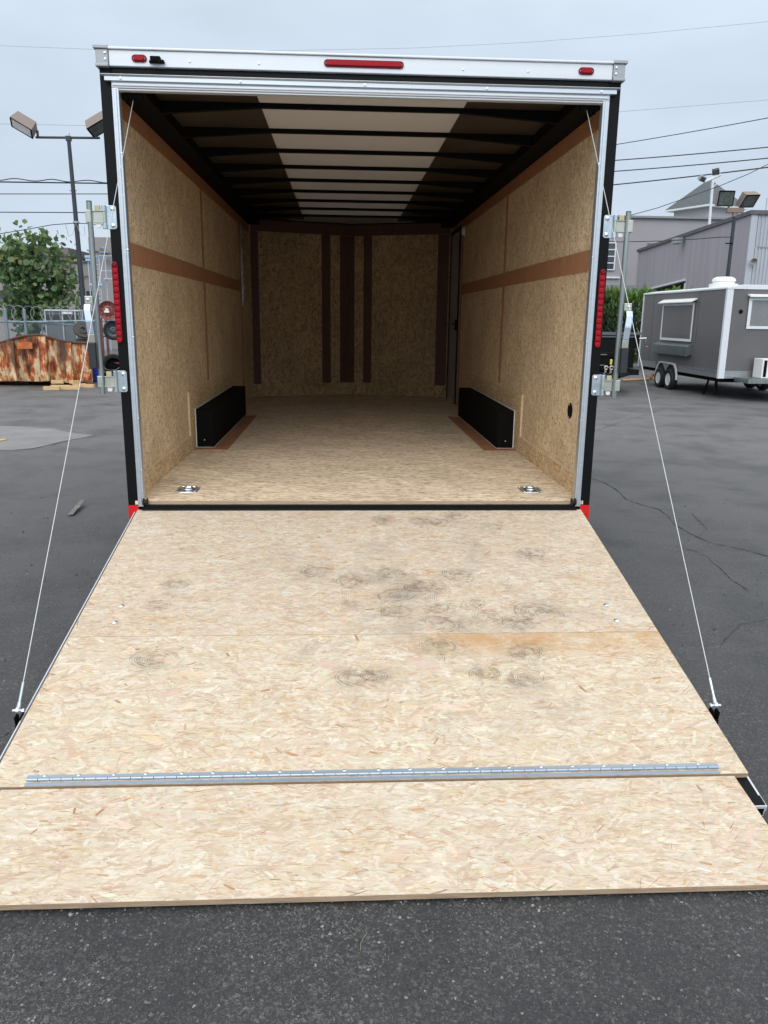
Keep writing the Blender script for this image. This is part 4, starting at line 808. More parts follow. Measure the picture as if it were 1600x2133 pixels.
# wheel rack
K = empty('wheel_rack', (-5.6, 15, 0), 'rust red tube rack holding wheels beside the trailer post on the left', 'rack')
m_rr = plain('red_oxide', (.20, .055, .04), .6, var=.3)
b = MB()
for x in (-5.70, -5.30, -4.90):
    for y in (15.0, 15.4): b.box(x-.02, x+.02, y-.02, y+.02, 0, 1.62 if x > -5.6 else 1.45)
for z in (1.03, .42): 
    for y in (15.0, 15.4): b.box(-5.72, -4.88, y-.022, y+.022, z-.02, z+.02)
b.build('rack_frame', m_rr, K)
m_rimr = plain('red_rim', (.26, .07, .055), .45, var=.2); m_rimg = plain('grey_rim', (.10, .12, .13), .4, metal=.5)
def discrim(name, c, r, m, lab, tyre=False, ax=(.25, -1, .05), extra=None):
    c = Vector(c); E_ = empty(name, c, lab, 'wheel', 'wheels stored on the red rack'); ax = Vector(ax).normalized()
    b = MB(); b.lathe(c, ax, [(r*.98, -.09), (r, -.085), (r*.9, -.05), (r*.9, .05), (r, .085), (r*.98, .09), (r*.93, .085), (r*.86, .05), (r*.86, .01), (r*.55, .0), (r*.50, .035), (r*.34, .045), (r*.30, .02), (r*.18, .02), (r*.17, .055), (0, .055)], 32)
    b.build('rim', m, E_, smooth=35)
    b = MB(); a_ = ax.cross(Vector((0, 0, 1))).normalized(); u_ = a_.cross(ax)
    for k in range(10): t_ = 2*math.pi*k/10; b.lathe(c+(a_*math.cos(t_)+u_*math.sin(t_))*r*.68, ax, [(r*.065, .0), (r*.06, .012), (0, .012)], 10)
    b.each('hand_hole', m_blackmatt, E_)
    if tyre: 
        b = MB(); b.lathe(c, ax, [(r*.97, 0), (r, -.09), (r*1.25, -.11), (r*1.45, -.09), (r*1.5, -.03), (r*1.5, .03), (r*1.45, .09), (r*1.25, .11), (r, .09), (r*.97, 0)], 32); b.build('tyre', m_rubber, E_, smooth=35)
    if extra: b = MB(); b.box(c.x-.06, c.x+.05, c.y-.10, c.y-.06, c.z-.045, c.z+.0); b.box(c.x-.03, c.x+.03, c.y-.10, c.y-.06, c.z+.004, c.z+.05); b.build('paper_tag', m_whitepl, E_)
    return E_
c = py(225, 647, 14.85); discrim('steel_wheel', c, .215, m_rimr, 'bare red steel rim with a white tag hanging at the top of the rack', extra=True)
c = py(236, 688, 14.95); discrim('wheel_with_tyre', (c.x, 14.95, c.z), .15, m_rimg, 'black tyre on a grey rim resting on the middle shelf of the rack', True)
c = py(236, 760, 14.95); discrim('wheel_with_tyre', (c.x, 14.95, .33), .20, m_blackmatt, 'larger dark tyre standing at the bottom of the rack', True, ax=(.5, -1, .25))
b = MB(); c = py(232, 752, 14.6); 
for k in range(2): b.tube([(c.x+.2*math.cos(t), 14.6+.05*math.sin(t), .40-.09*k+.12*math.sin(t)) for t in [math.pi*(1+q/12) for q in range(13)]], .007, 6)
tag(b.build('wire_hoops', m_galv), 'bent steel wire hoops hanging before the lower tyre of the rack', 'wire')
# tree
def leafmat(name, cols, tr=.25):
    m, t, p = newmat(name); L = t.links.new
    at = N(t, 'ShaderNodeAttribute', attribute_name='tone'); cr = N(t, 'ShaderNodeValToRGB'); L(at.outputs['Fac'], cr.inputs[0]); el = cr.color_ramp.elements
    el[0].position = 0; el[0].color = (*cols[0], 1); el[1].position = 1; el[1].color = (*cols[-1], 1)
    for k, c in enumerate(cols[1:-1]): x = el.new((k+1)/(len(cols)-1)); x.color = (*c, 1)
    L(cr.outputs[0], p.inputs['Base Color']); p.inputs['Roughness'].default_value = .45
    if tr:
        tb = N(t, 'ShaderNodeBsdfTranslucent'); L(cr.outputs[0], tb.inputs[0]); ms = N(t, 'ShaderNodeMixShader'); ms.inputs[0].default_value = tr
        L(p.outputs[0], ms.inputs[1]); L(tb.outputs[0], ms.inputs[2]); L(ms.outputs[0], t.nodes['Material Output'].inputs[0])
    return m
def leaves(name, pts, size, mat, parent, up=.4, shape='leaf', tones=None, jit=.5):
    n = len(pts); P = np.array(pts); sz = size*rng.uniform(.6, 1.3, n)
    d = rng.normal(0, 1, (n, 3)); d[:, 2] -= .35; d /= np.linalg.norm(d, axis=1)[:, None]
    if shape == 'spray': d = rng.normal(0, .35, (n, 3)); d[:, 2] = 1; d /= np.linalg.norm(d, axis=1)[:, None]
    q = rng.normal(0, 1, (n, 3)); q[:, 2] += (.9 if shape == 'leaf' else 0); s = np.cross(d, q); s /= np.linalg.norm(s, axis=1)[:, None]; nn = np.cross(s, d)
    if shape == 'leaf': sh = [(0, 0, 0), (.35, .5, .06), (.75, .38, .0), (1, 0, -.1), (.75, -.38, .0), (.35, -.5, .06)]
    else: sh = [(0, -.06, 0), (.4, -.2, .0), (.8, -.12, .02), (1.1, 0, .05), (.8, .12, .02), (.4, .2, 0)]
    V = np.stack([P+(d*a_+s*b_+nn*c_)*sz[:, None] for a_, b_, c_ in sh], 1).reshape(-1, 3)
    F = []
    for i in range(n): k = 6*i; F += [(k, k+1, k+2, k+3), (k, k+3, k+4, k+5)]
    me = bpy.data.meshes.new(name); me.from_pydata(V.tolist(), [], F); me.materials.append(mat)
    at = me.attributes.new('tone', 'FLOAT', 'FACE'); tn = np.repeat(np.clip(rng.uniform(0, 1, n) if tones is None else np.array(tones)+rng.normal(0, .15, n), 0, 1), 2); at.data.foreach_set('value', tn)
    me.update(); o = bpy.data.objects.new(name, me); COL.objects.link(o); o.parent = parent; o.location = -parent.location; return o
m_leaf = leafmat('broad_leaf', [(.035, .080, .030), (.08, .15, .055), (.15, .23, .09), (.25, .26, .08)])
m_bark = plain('bark', (.07, .055, .045), .9, var=.3, scale=20, bump=.5)
TRE = empty('broadleaf_tree', (-8.3, 18, 0), 'bushy broad-leaved tree with large green leaves behind the chain-link fence', 'tree')
b = MB(); b.tube([(-8.3, 18, 0), (-8.28, 18, .8), (-8.33, 18.05, 1.6), (-8.25, 18, 2.4), (-8.2, 18, 3.3)], [.10, .085, .07, .045, .015], 8)
tips = []
for k in range(26):
    z = random.uniform(1.1, 3.0); a_ = random.uniform(0, 2*math.pi); ln = random.uniform(.5, .9)*(1.0 if z < 2.5 else .7); p0 = Vector((-8.29, 18, z)); p2 = p0+Vector((math.cos(a_)*ln, math.sin(a_)*ln, random.uniform(.15, .7)))
    p1 = p0.lerp(p2, .5)+Vector((0, 0, .08)); b.tube([p0, p1, p2], [.03, .02, .006], 5); tips += [p1, p2, p2]
for q in ((-9.0, 17.8, 3.22), (-8.60, 18, 3.45), (-7.95, 18, 3.48), (-8.15, 17.9, 3.38), (-7.5, 18, 3.15), (-9.15, 17.9, 3.0), (-7.35, 18.1, 2.75), (-9.2, 18, 2.5), (-7.3, 18, 2.35)):
    q = Vector(q); b.tube([Vector((-8.26, 18, 2.3)), Vector((-8.26, 18, 2.3)).lerp(q, .6)+Vector((0, 0, .05)), q], [.03, .015, .005], 5); tips += [q]*2+[Vector((-8.26, 18, 2.3)).lerp(q, .7)]*2
b.build('trunk', m_bark, TRE, smooth=60)
pts = []; tn = []
for p_ in tips:
    for _ in range(random.randint(11, 18)):
        q = p_+Vector((random.gauss(0, .17), random.gauss(0, .2), random.gauss(0, .15))); pts.append(tuple(q)); tn.append(.25+.5*random.random()+.12*(q.z-2.5))
for _ in range(420):
    z = random.uniform(1.0, 3.0); rr = (.8 if z < 2.7 else .6)*random.random()**.5; a_ = random.random()*6.28; pts.append((-8.2+math.cos(a_)*rr, 18+math.sin(a_)*rr, z)); tn.append(.35*random.random()+.1)
leaves('crown', pts, .15, m_leaf, TRE, tones=tn)
SH = empty('leafy_shrub', (-7.35, 17.6, 0), 'small thin leafy shrub at the foot of the tall dark light pole', 'shrub')
b = MB(); pts = []
for k in range(10):
    a_ = random.random()*6.28; q = Vector((-7.3+.35*math.cos(a_), 17.6+.3*math.sin(a_), random.uniform(1.3, 2.15))); b.tube([(-7.35, 17.6, 0), Vector((-7.35, 17.6, 0)).lerp(q, .6), q], [.015, .01, .004], 5)
    for _ in range(26): t_ = random.uniform(.4, 1); r_ = Vector((-7.35, 17.6, 0)).lerp(q, t_); pts.append((r_.x+random.gauss(0, .09), r_.y+random.gauss(0, .09), r_.z+random.gauss(0, .07)))
b.build('stem', m_bark, SH); leaves('foliage', pts, .11, m_leaf, SH)
# light poles
m_lamp = plain('brown_lamp_housing', (.24, .19, .165), .5, var=.06); m_poledk = plain('dark_pole_paint', (.022, .030, .040), .45, var=.3, scale=12)
m_glass = plain('lamp_glass', (.075, .09, .085), .2, var=.6, scale=8)
m_glassp = plain('lamp_glass_reflection', (.85, .87, .86), .3, var=.15, scale=8)  # light reflected by the left lamp's glass, painted as a pale base colour
def lamphead(parent, c, w, nrm, sx, sy, sz, tap=.85, top=0, gm=None):
    """box head: w is its width direction, nrm the way the glass looks"""
    w = Vector(w).normalized(); nz_ = -Vector(nrm).normalized(); w = (w-nz_*w.dot(nz_)).normalized(); ey = nz_.cross(w); T3 = Matrix((w, ey, nz_)).transposed()
    b = MB(); v = []
    for z, k in ((-sz/2, 1), (sz/2, tap)): v += [Vector((-sx/2*k, -sy/2*k, z)), Vector((sx/2*k, -sy/2*k, z)), Vector((sx/2*k, sy/2*k, z)), Vector((-sx/2*k, sy/2*k, z))]
    v = [T3 @ p+Vector(c) for p in v]; b.add(v, [(0,3,2,1),(4,5,6,7),(0,1,5,4),(1,2,6,5),(2,3,7,6),(3,0,4,7)]); h = b.build('lamp_head', m_lamp, parent, bevel=.008)
    b = MB(); T4 = Matrix.Translation(Vector(c)) @ T3.to_4x4(); b.box(-sx*.43, sx*.43, -sy*(.41-top*(top>0)), sy*(.41+top*(top<0)), -sz/2-.006, -sz/2-.002, T=T4); b.build('lamp_glass', gm or m_glass, h)
    b = MB()
    for a_ in ((-sx*.5, sx*.5, -sy*.5, -sy*.411), (-sx*.5, -sx*.431, -sy*.41, sy*.41), (sx*.431, sx*.5, -sy*.41, sy*.41), (-sx*.5, sx*.5, sy*.411, sy*.45)): b.box(*a_, -sz/2-.01, -sz/2-.001, T=T4)
    b.build('glass_frame', m_blackmatt, h)
LP = empty('tall_light_pole', (-6.69, 17, 0), 'tall dark light pole with two brown box lamps on a crossbar behind the fence', 'light pole')
b = MB(); b.tube([(-6.66, 17, 0), (-6.69, 17, 1.7), (-6.75, 17, 5.68)], [.075, .068, .045], 12); b.build('pole', m_poledk, LP, smooth=50)
b = MB(); b.tube([(-7.53, 17, 5.685), (-6.0, 17, 5.705)], .028, 10); b.box(-6.81, -6.69, 16.95, 17.05, 5.62, 5.73)
for x in (-7.48, -6.1): b.tube([(x, 17, 5.70), (x, 17, 5.84)], .03, 8)
for x, a_ in ((-6.72, .09), (-6.72, -.09)): b.tube([(x, 16.97, 4.45), (x+a_, 16.95, 4.49)], .008, 5)
b.tube([(-6.75, 17, 5.72), (-6.71, 17, 5.80)], .006, 5)
b.build('crossbar', m_poledk, LP, smooth=50)
lamphead(LP, (-7.75, 16.95, 5.965), (-.87, 0, .49), (-.42, -.51, -.75), .56, .34, .27, gm=m_glassp)
lamphead(LP, (-6.0, 16.95, 6.01), (.87, 0, .49), (.42, -.51, -.75), .56, .36, .27)
b = MB(); b.lathe((-6.72, 17, 3.72), (0, 0, 1), [(.075, 0), (.08, .03), (.075, .05)], 12); b.tube([(-6.72, 16.93, 3.70), (-6.80, 16.9, 3.45), (-6.9, 16.9, 3.40), (-6.95, 16.9, 3.68)], .006, 5); b.tube([(-6.70, 16.93, 3.70), (-6.6, 16.9, 3.45), (-6.5, 16.9, 3.42), (-6.5, 16.9, 3.66)], .006, 5)
b.build('pole_clamp', m_alug, LP, smooth=50)
RP = empty('short_light_pole', (11.46, 20, 0), 'slim dark light pole with two brown box floodlights on a bracket, behind the grey trailer', 'light pole')
b = MB(); b.tube([(11.42, 20, 0), (11.48, 20, 2.7), (11.49, 20, 4.56)], [.062, .056, .05], 12); b.build('pole', m_poledk, RP, smooth=50)
b = MB(); b.box(11.23, 11.73, 19.93, 20.07, 4.66, 4.80); b.tube([(11.48, 20, 4.55), (11.48, 20, 4.66)], .065, 12); b.build('lamp_bracket', plain('brown_bracket', (.22, .16, .13), .5), RP, bevel=.006)
b = MB(); b.tube([(11.28, 20, 4.80), (11.28, 20, 4.88)], .03, 8); b.tube([(11.68, 20, 4.80), (11.68, 20, 4.88)], .03, 8)
b.tube([(11.30, 20, 3.80), (11.48, 19.9, 3.80)], .018, 6); b.build('lamp_mount', m_blackmatt, RP)
lamphead(RP, (11.13, 20.0, 5.06), (1, .1, .03), (-.05, -1, -.22), .47, .44, .22, .95)
lamphead(RP, (11.83, 20.0, 5.04), (1, .30, .02), (.34, -.72, -.60), .56, .42, .20, .95)
# left buildings
m_bl = plain('taupe_render', (.28, .255, .25), .85, var=.08, scale=1.2); m_bl2 = plain('taupe_render_pale', (.27, .25, .24), .85, var=.07, scale=1.2)
m_dark = plain('dark_opening', (.012, .012, .013), .6)
BL = empty('industrial_building', (-14, 34, 0), 'low taupe flat-roofed building behind the tree and tall light pole at left', 'building')
b = MB(); b.box(-32, 9.0, 34, 46, 0, 3.80); b.build('wall', m_bl, BL)
b = MB(); b.box(-32.1, -11.43, 33.9, 46, 3.802, 3.88); b.box(-7.99, 9.1, 33.9, 46, 3.802, 3.88); b.build('roof_edge', plain('roof_edge_dark', (.10, .10, .105), .7), BL)
b = MB(); b.box(-32, -12.6, 33.55, 33.998, 2.42, 2.52); b.build('canopy_ledge', plain('ledge', (.06, .06, .062), .7), BL)
b = MB(); b.box(-11.35, -8.0, 33.4, 40, 0, 4.85); b.box(-11.42, -8.0, 33.3, 40, 4.25, 4.31); b.build('tower_block', m_bl2, BL)
b = MB(); b.box(-14.9, -12.4, 33.85, 37, 3.3, 4.42); b.box(-15.0, -12.3, 33.75, 37, 4.05, 4.13); b.build('rooftop_block', plain('brown_block', (.16, .15, .135), .8), BL)
b = MB(); b.box(-11.75, -11.36, 33.85, 33.995, 2.22, 2.55); b.box(-15.5, -15.0, 33.9, 33.995, 1.5, 2.2); b.each('dark_opening', m_dark, BL)
b = MB()
for x in (-13.2, -12.0): b.tube([(x, 33.9, 0), (x, 33.9, 3.8)], .05, 6)
b.tube([(-12.8, 33.9, 3.2), (-11.6, 33.9, 3.2)], .02, 5)
b.each('downpipe', m_bl, BL)
b = MB(); c = py(212, 520, 33.0); b.lathe((c.x, 33.1, c.z), (-.4, -1, -.5), [(.05, -.15), (.14, 0), (.13, .02), (0, .03)], 14); b.tube([(c.x, 33.1, c.z), (c.x+.2, 33.4, c.z-.1)], .03, 6); b.lathe((c.x+.1, 33.1, c.z-.35), (-.2, -1, -.3), [(.05, -.15), (.14, 0), (.13, .02), (0, .03)], 14); b.build('wall_floodlight', m_alug, BL, smooth=40)
# light blue access tower
AT = empty('blue_access_tower', (-11.2, 31, 0), 'slim pale blue metal ladder tower standing before the left building', 'tower')
m_lb = plain('pale_blue_steel', (.34, .47, .62), .5)
b = MB(); A1 = py(183, 535, 31); A2 = py(206, 535, 31)
for p_ in (A1, A2, Vector((A2.x+.25, 31, A2.z))): b.tube([(p_.x, 31, 0), (p_.x, 31, p_.z)], .022, 6)
b.each('tower_leg', m_lb, AT)
b = MB()
for k in range(22): z = .3+k*.17; b.box(A1.x+.32, A2.x, 30.97, 31.0, z, z+.025)
b.box(A1.x-.08, A1.x+.35, 30.9, 31.1, A1.z-.16, A1.z-.08); b.box(A1.x-.1, A1.x+.38, 30.9, 31.1, A1.z-.04, A1.z+.06); b.box(A1.x, A2.x+.1, 30.9, 31.0, 2.7, 2.78)
b.build('tower_rung', m_lb, AT)
b = MB()
for z in (4.05, 3.9, 3.3): b.tube([(A2.x, 31, z), (A2.x+1.6, 31, z)], .015, 5)
b.box(A2.x+.2, A2.x+1.6, 30.8, 31.2, 2.95, 3.0); b.build('tower_railing', m_lb, AT)

# ================================================================ background right
GT = empty('grey_food_trailer', (8.7, 13.5, 0), 'grey concession trailer with white trim, a closed serving hatch and two white wheels', 'trailer')
m_grey = plain('grey_trailer_skin', (.125, .12, .12), .38, var=.16, scale=1.1, stretch=(1, 1.5, .4), coat=.15); m_wtrim = plain('white_trim', (.66, .69, .72), .4, var=.05)
X0, Y0_, Y1_, Z0_, Z1_ = 7.46, 11.5, 15.95, .57, 2.215; X1_ = 9.75
b = MB(); b.box(X0, X1_, Y0_, Y1_, Z0_-.14, Z1_-.06); b.build('body', m_grey, GT, bevel=.01)
b = MB(); b.prism([(X0-.02, Y0_-.02, Z1_-.059), (X1_+.02, Y0_-.02, Z1_-.059), (X1_+.02, Y0_-.02, Z1_-.02), (X1_-.3, Y0_-.02, Z1_+.03), (X0+.3, Y0_-.02, Z1_+.03), (X0-.02, Y0_-.02, Z1_-.02)], (0, 0, 0), (0, Y1_-Y0_+.04, 0)); b.build('roof', m_wtrim, GT, bevel=.01)
b = MB(); b.box(X0-.012, X0+.115, Y0_-.012, Y0_+.06, Z0_-.15, Z1_-.06); b.build('corner_trim', m_wtrim, GT, bevel=.004)
b = MB(); b.box(X0-.012, X0+.03, Y1_-.05, Y1_+.01, Z0_-.15, Z1_-.06); b.build('corner_trim', m_wtrim, GT)
m_tread = plain('tread_plate', (.38, .40, .42), .35, metal=.7, var=.35, scale=60)
b = MB(); b.box(X0+.116, X1_, Y0_-.008, Y0_-.001, Z0_-.145, Z0_-.015); b.box(X0+.116, X1_, Y0_-.015, Y0_-.001, Z0_-.014, Z0_+.005); b.build('stone_guard', m_tread, GT)
b = MB(); b.box(X0-.010, X0-.001, Y0_+.061, 13.45, Z0_-.14, Z0_-.02); b.box(X0-.010, X0-.001, 14.78, Y1_-.06, Z0_-.14, Z0_-.02); b.box(X0-.018, X0-.001, Y0_+.061, 13.47, Z0_-.018, Z0_+.0); b.box(X0-.018, X0-.001, 14.76, Y1_-.06, Z0_-.018, Z0_+.0); b.each('lower_side_trim', m_tread, GT)
# fender arch
yw = (13.82, 14.40)
arch = []; 
for k in range(13): t_ = math.pi*(1-k/12); arch.append((14.11+.64*math.cos(t_), .24+.37*min(1, math.sin(t_)*1.35)))
b = MB(); P_ = [(X0-.02, y, z) for y, z in arch]+[(X0-.02, 14.11+(y-14.11)*.93, .24+(z-.24)*.90) for y, z in arch[::-1]]
for i in range(len(arch)-1):
    a0, a1 = arch[i], arch[i+1]; i0 = (14.11+(a0[0]-14.11)*.93, .24+(a0[1]-.24)*.90); i1 = (14.11+(a1[0]-14.11)*.93, .24+(a1[1]-.24)*.90)
    b.prism([(0, a0[0], a0[1]), (0, a1[0], a1[1]), (0, i1[0], i1[1]), (0, i0[0], i0[1])], (X0-.03, 0, 0), (X0+.0, 0, 0))
b.build('fender', m_wtrim, GT)
b = MB(); b.prism([(0, 14.11+(y-14.11)*.92, .24+(z-.24)*.89) for y, z in arch], (X0-.006, 0, 0), (X0-.002, 0, 0)); b.build('wheel_well', m_dark, GT)
b = MB(); b.prism([(0, 13.93, .56), (0, 14.29, .56), (0, 14.11, .40)], (X0-.032, 0, 0), (X0-.008, 0, 0)); b.build('fender_gusset', m_tread, GT)
m_wrim = plain('white_rim', (.72, .76, .80), .4, var=.05)
for y in yw: wheel(GT, X0-.005, y, .232, .232, .15, rim=m_wrim); wheel(GT, X1_-.1, y, .232, .232, .17, rim=m_wrim)
b = MB()
for y in (12.72, 15.25): b.box(X0-.0035, X0-.0005, y, y+.022, Z0_+.01, Z1_-.07)
b.each('panel_seam', m_wtrim if False else plain('seam_grey', (.09, .088, .09), .5), GT)
b = MB()
for x in (8.9,): b.box(x, x+.02, Y0_-.0035, Y0_-.0005, Z0_+.01, 1.38)
b.each('panel_seam', plain('seam_grey_front', (.09, .088, .09), .5), GT)
# serving hatch
hp = [px(x, y, X0-.01) for x, y in ((1383, 634), (1450, 618), (1442, 711), (1377, 713))]
ya, yb = hp[1].y, hp[0].y; za, zb = 1.10, 1.93
b = MB(); b.box(X0-.022, X0-.001, ya, yb, za, zb); hat = b.build('serving_hatch', m_grey, GT)
b = MB(); w_ = .055
for a_ in ((ya, yb, zb-w_, zb), (ya, yb, za, za+w_), (ya, ya+w_, za+w_, zb-w_), (yb-w_, yb, za+w_, zb-w_)): b.box(X0-.034, X0-.0225, a_[0], a_[1], a_[2], a_[3])
b.build('hatch_frame', m_wtrim, hat, bevel=.004)
b = MB(); b.prism([(X0-.001, ya-.06, zb+.09), (X0-.13, ya-.06, zb+.02), (X0-.13, ya-.06, zb+.0), (X0-.001, ya-.06, zb+.06)], (0, 0, 0), (0, yb-ya+.12, 0)); b.build('hatch_awning', m_whitepl, GT)
b = MB(); b.prism([(X0-.001, ya-.05, za-.04), (X0-.12, ya-.05, za-.10), (X0-.14, ya-.05, za-.30), (X0-.11, ya-.05, za-.31), (X0-.001, ya-.05, za-.26)], (0, 0, 0), (0, yb-ya+.20, 0)); b.build('folding_shelf', plain('dull_steel_shelf', (.17, .20, .20), .3, metal=.6), GT, bevel=.003)
# front window, port, condenser, tongue
b = MB(); wx0 = 7.93; b.box(wx0, 9.1, Y0_-.012, Y0_-.001, 1.44, 1.97); fwd_ = b.build('front_window', plain('grey_pane', (.19, .20, .205), .25, var=.05), GT)
b = MB(); w_ = .055
for a_ in ((wx0-.03, 9.13, 1.95, 2.0), (wx0-.03, 9.13, 1.40, 1.455), (wx0-.03, wx0+.035, 1.456, 1.949), (9.06, 9.13, 1.456, 1.949)): b.box(a_[0], a_[1], Y0_-.03, Y0_-.0125, a_[2], a_[3])
b.build('window_frame', m_wtrim, fwd_, bevel=.005)
b = MB(); b.prism([(wx0-.06, Y0_-.001, 2.07), (wx0-.06, Y0_-.12, 2.04), (wx0-.06, Y0_-.12, 2.01), (wx0-.06, Y0_-.001, 2.035)], (0, 0, 0), (1.3, 0, 0)); b.build('window_awning', m_whitepl, GT)
b = MB(); c = py(1543, 649, Y0_); b.lathe((c.x, Y0_-.001, c.z), (0, -1, 0), [(.042, 0), (.04, .012), (.03, .02), (0, .02)], 16); b.build('power_inlet', m_blackmatt, GT, smooth=40)
b = MB(); b.box(8.10, 8.95, 11.05, 11.40, .46, .84); ac = b.build('air_conditioner', m_whitepl, GT, bevel=.012)
b = MB(); b.box(8.13, 8.19, 11.044, 11.0495, .49, .81); b.build('side_grille', m_blackmatt, ac)
b = MB(); b.lathe((8.45, 11.0495, .65), (0, -1, 0), [(.165, 0), (.165, .01), (.155, .012), (.15, .003), (.12, .003), (.118, .012), (.108, .012), (.106, .003), (.08, .003), (.078, .012), (.068, .012), (.066, .003), (.04, .003), (.03, .014), (0, .014)], 32); b.build('fan_grille', plain('grey_grille', (.30, .33, .32), .45), ac, smooth=35)
b = MB(); b.box(7.78, 9.3, 10.9, 11.48, .37, .455); b.tube([(8.0, 11.5, .41), (8.75, 9.9, .41)], .05, 4); b.tube([(9.4, 11.5, .41), (8.75, 9.9, .41)], .05, 4); b.build('tongue', m_galv, GT)
b = MB(); b.box(8.28, 8.5, 10.892, 10.899, .375, .45); b.build('pale_plate', plain('pale_green_plate', (.45, .62, .55), .5, var=.3, scale=40), GT)
b = MB(); b.box(X0+.1, X1_-.1, Y0_+.1, Y1_-.1, .34, .459); b.tube([(7.62, 11.9, .05), (7.62, 11.9, .40)], .03, 6); b.tube([(7.7, 12.6, .02), (7.7, 12.4, .38)], .025, 6); b.tube([(8.6, 11.3, .03), (8.6, 11.3, .4)], .03, 6); b.box(8.5, 8.7, 11.2, 11.4, 0.0, .03); b.build('underframe', m_blackmatt, GT)
b = MB(); c = py(1495, 585, 13.6); b.lathe((8.35, 13.6, Z1_+.02), (0, 0, 1), [(.30, 0), (.30, .10), (.31, .11), (.24, .12), (.22, .15), (.25, .17), (.24, .22), (.17, .26), (0, .27)], 28); b.build('roof_vent', m_whitepl, GT, smooth=35)
# black dump trailer
DT = empty('black_dump_trailer', (5.6, 14.5, 0), 'black high-sided dump trailer between the cargo trailer and the grey concession trailer', 'trailer')
b = MB(); b.box(4.55, 6.33, 13.3, 16.5, .52, 1.22); b.prism([(6.33, 13.3, 1.22), (6.46, 13.3, 1.22), (6.46, 13.3, 1.06), (6.40, 13.3, .98), (6.33, 13.3, .93)], (0, 0, 0), (0, 3.2, 0)); b.build('dump_body', m_black, DT, bevel=.01)
b = MB(); b.box(4.5, 6.46, 13.24, 13.32, 1.235, 1.285); b.box(4.5, 6.35, 13.26, 13.295, 1.17, 1.20); b.build('top_rail', plain('satin_black_rail', (.09, .10, .12), .35), DT)
b = MB(); b.box(4.6, 6.35, 12.9, 16.4, .38, .50); b.tube([(4.8, 13.2, .42), (5.55, 11.9, .42)], .05, 4); b.tube([(6.3, 13.2, .42), (5.55, 11.9, .42)], .05, 4); b.build('frame', m_black, DT)
b = MB(); b.box(5.30, 5.75, 12.6, 12.9, .50, .86); b.box(5.33, 5.72, 12.58, 12.598, .78, .80); b.build('hydraulic_box', m_blackmatt, DT)
b = MB(); b.box(5.36, 5.50, 12.57, 12.579, .82, .835); b.box(5.34, 5.48, 12.57, 12.579, .60, .612); b.box(5.46, 5.56, 12.57, 12.579, .56, .566); b.each('box_latch', m_galv, DT)
b = MB(); c = py(1273, 754, 12.4); b.lathe((c.x, 12.4, c.z-.055), (0, 0, 1), [(.018, 0), (.024, .02), (.026, .10), (.014, .11), (0, .11)], 12); b.build('yellow_handle', plain('yellow_grip', (.75, .62, .10), .5), DT, smooth=40)
for dx in (0, 11):
    b = MB(); c = py(1263+dx, 766, 12.2); b.tube([c+Vector((.035*math.cos(t), 0, .035*math.sin(t))) for t in [2*math.pi*k/14 for k in range(13)]], .011, 6)
    for k in range(6): q = c+Vector((-.02+.018*math.sin(k*1.3), 0, -.055-k*.024)); b.tube([q+Vector((.012*math.cos(t), .004*k % 2, .018*math.sin(t))) for t in [2*math.pi*j/8 for j in range(9)]], .004, 5, caps=False)
    b.build('safety_chain', plain('pale_zinc', (.6, .58, .50), .35, metal=.5), DT, smooth=50)
b = MB(); b.tube([(6.40, 13.2, 1.15), (6.56, 13.2, 1.16)], .02, 8); b.tube([(6.55, 13.2, 1.16), (6.56, 13.2, .98), (6.60, 13.2, .98)], .010, 6); b.build('jack_crank', m_chrome, DT, smooth=50)
b = MB(); b.box(6.06, 6.14, 13.285, 13.2985, .53, .57); b.build('blue_decal', plain('blue_decal', (.05, .06, .45), .5, var=.6, scale=90), DT)
b = MB(); b.box(6.17, 6.22, 13.285, 13.2985, .535, .57); b.build('green_decal', plain('green_decal', (.10, .42, .25), .5), DT)
wheel(DT, 5.86, 14.3, .36, .36, .22, rim=m_blackmatt); wheel(DT, 5.2, 15.4, .36, .36, .22, rim=m_blackmatt)
b = MB(); b.prism([(5.75, 13.8, .58), (5.75, 13.95, .73), (5.75, 14.7, .73), (5.75, 14.8, .58), (5.75, 14.78, .58), (5.75, 14.68, .71), (5.75, 13.97, .71), (5.75, 13.83, .58)], (0, 0, 0), (.3, 0, 0)); b.build('fender', m_black, DT)
b = MB(); A_ = pz(1296, 793, .05); B_ = pz(1352, 791, .05); b.tube([(A_.x, A_.y, .06), (B_.x, B_.y, .06)], .035, 4)
tag(b.build('timber_post', m_lumber), 'long tan timber lying on the ground under the black dump trailer', 'lumber')
b = MB()
for k in range(26): q = pz(random.uniform(1347, 1366), random.uniform(788, 795)); chip(b, q.x, q.y, random.uniform(.02, .06), z=random.uniform(0, .14)); b.m[-(len(b.f)-len(b.m)) or None:] = []
b.m = [random.choice((0, 1)) for _ in b.f]
tag(b.build('debris_heap', [plain('orange_bark', (.42, .17, .05), .8, var=.4), m_lumber]), 'small orange heap of bark debris by the rear wheel of the grey trailer', 'debris')
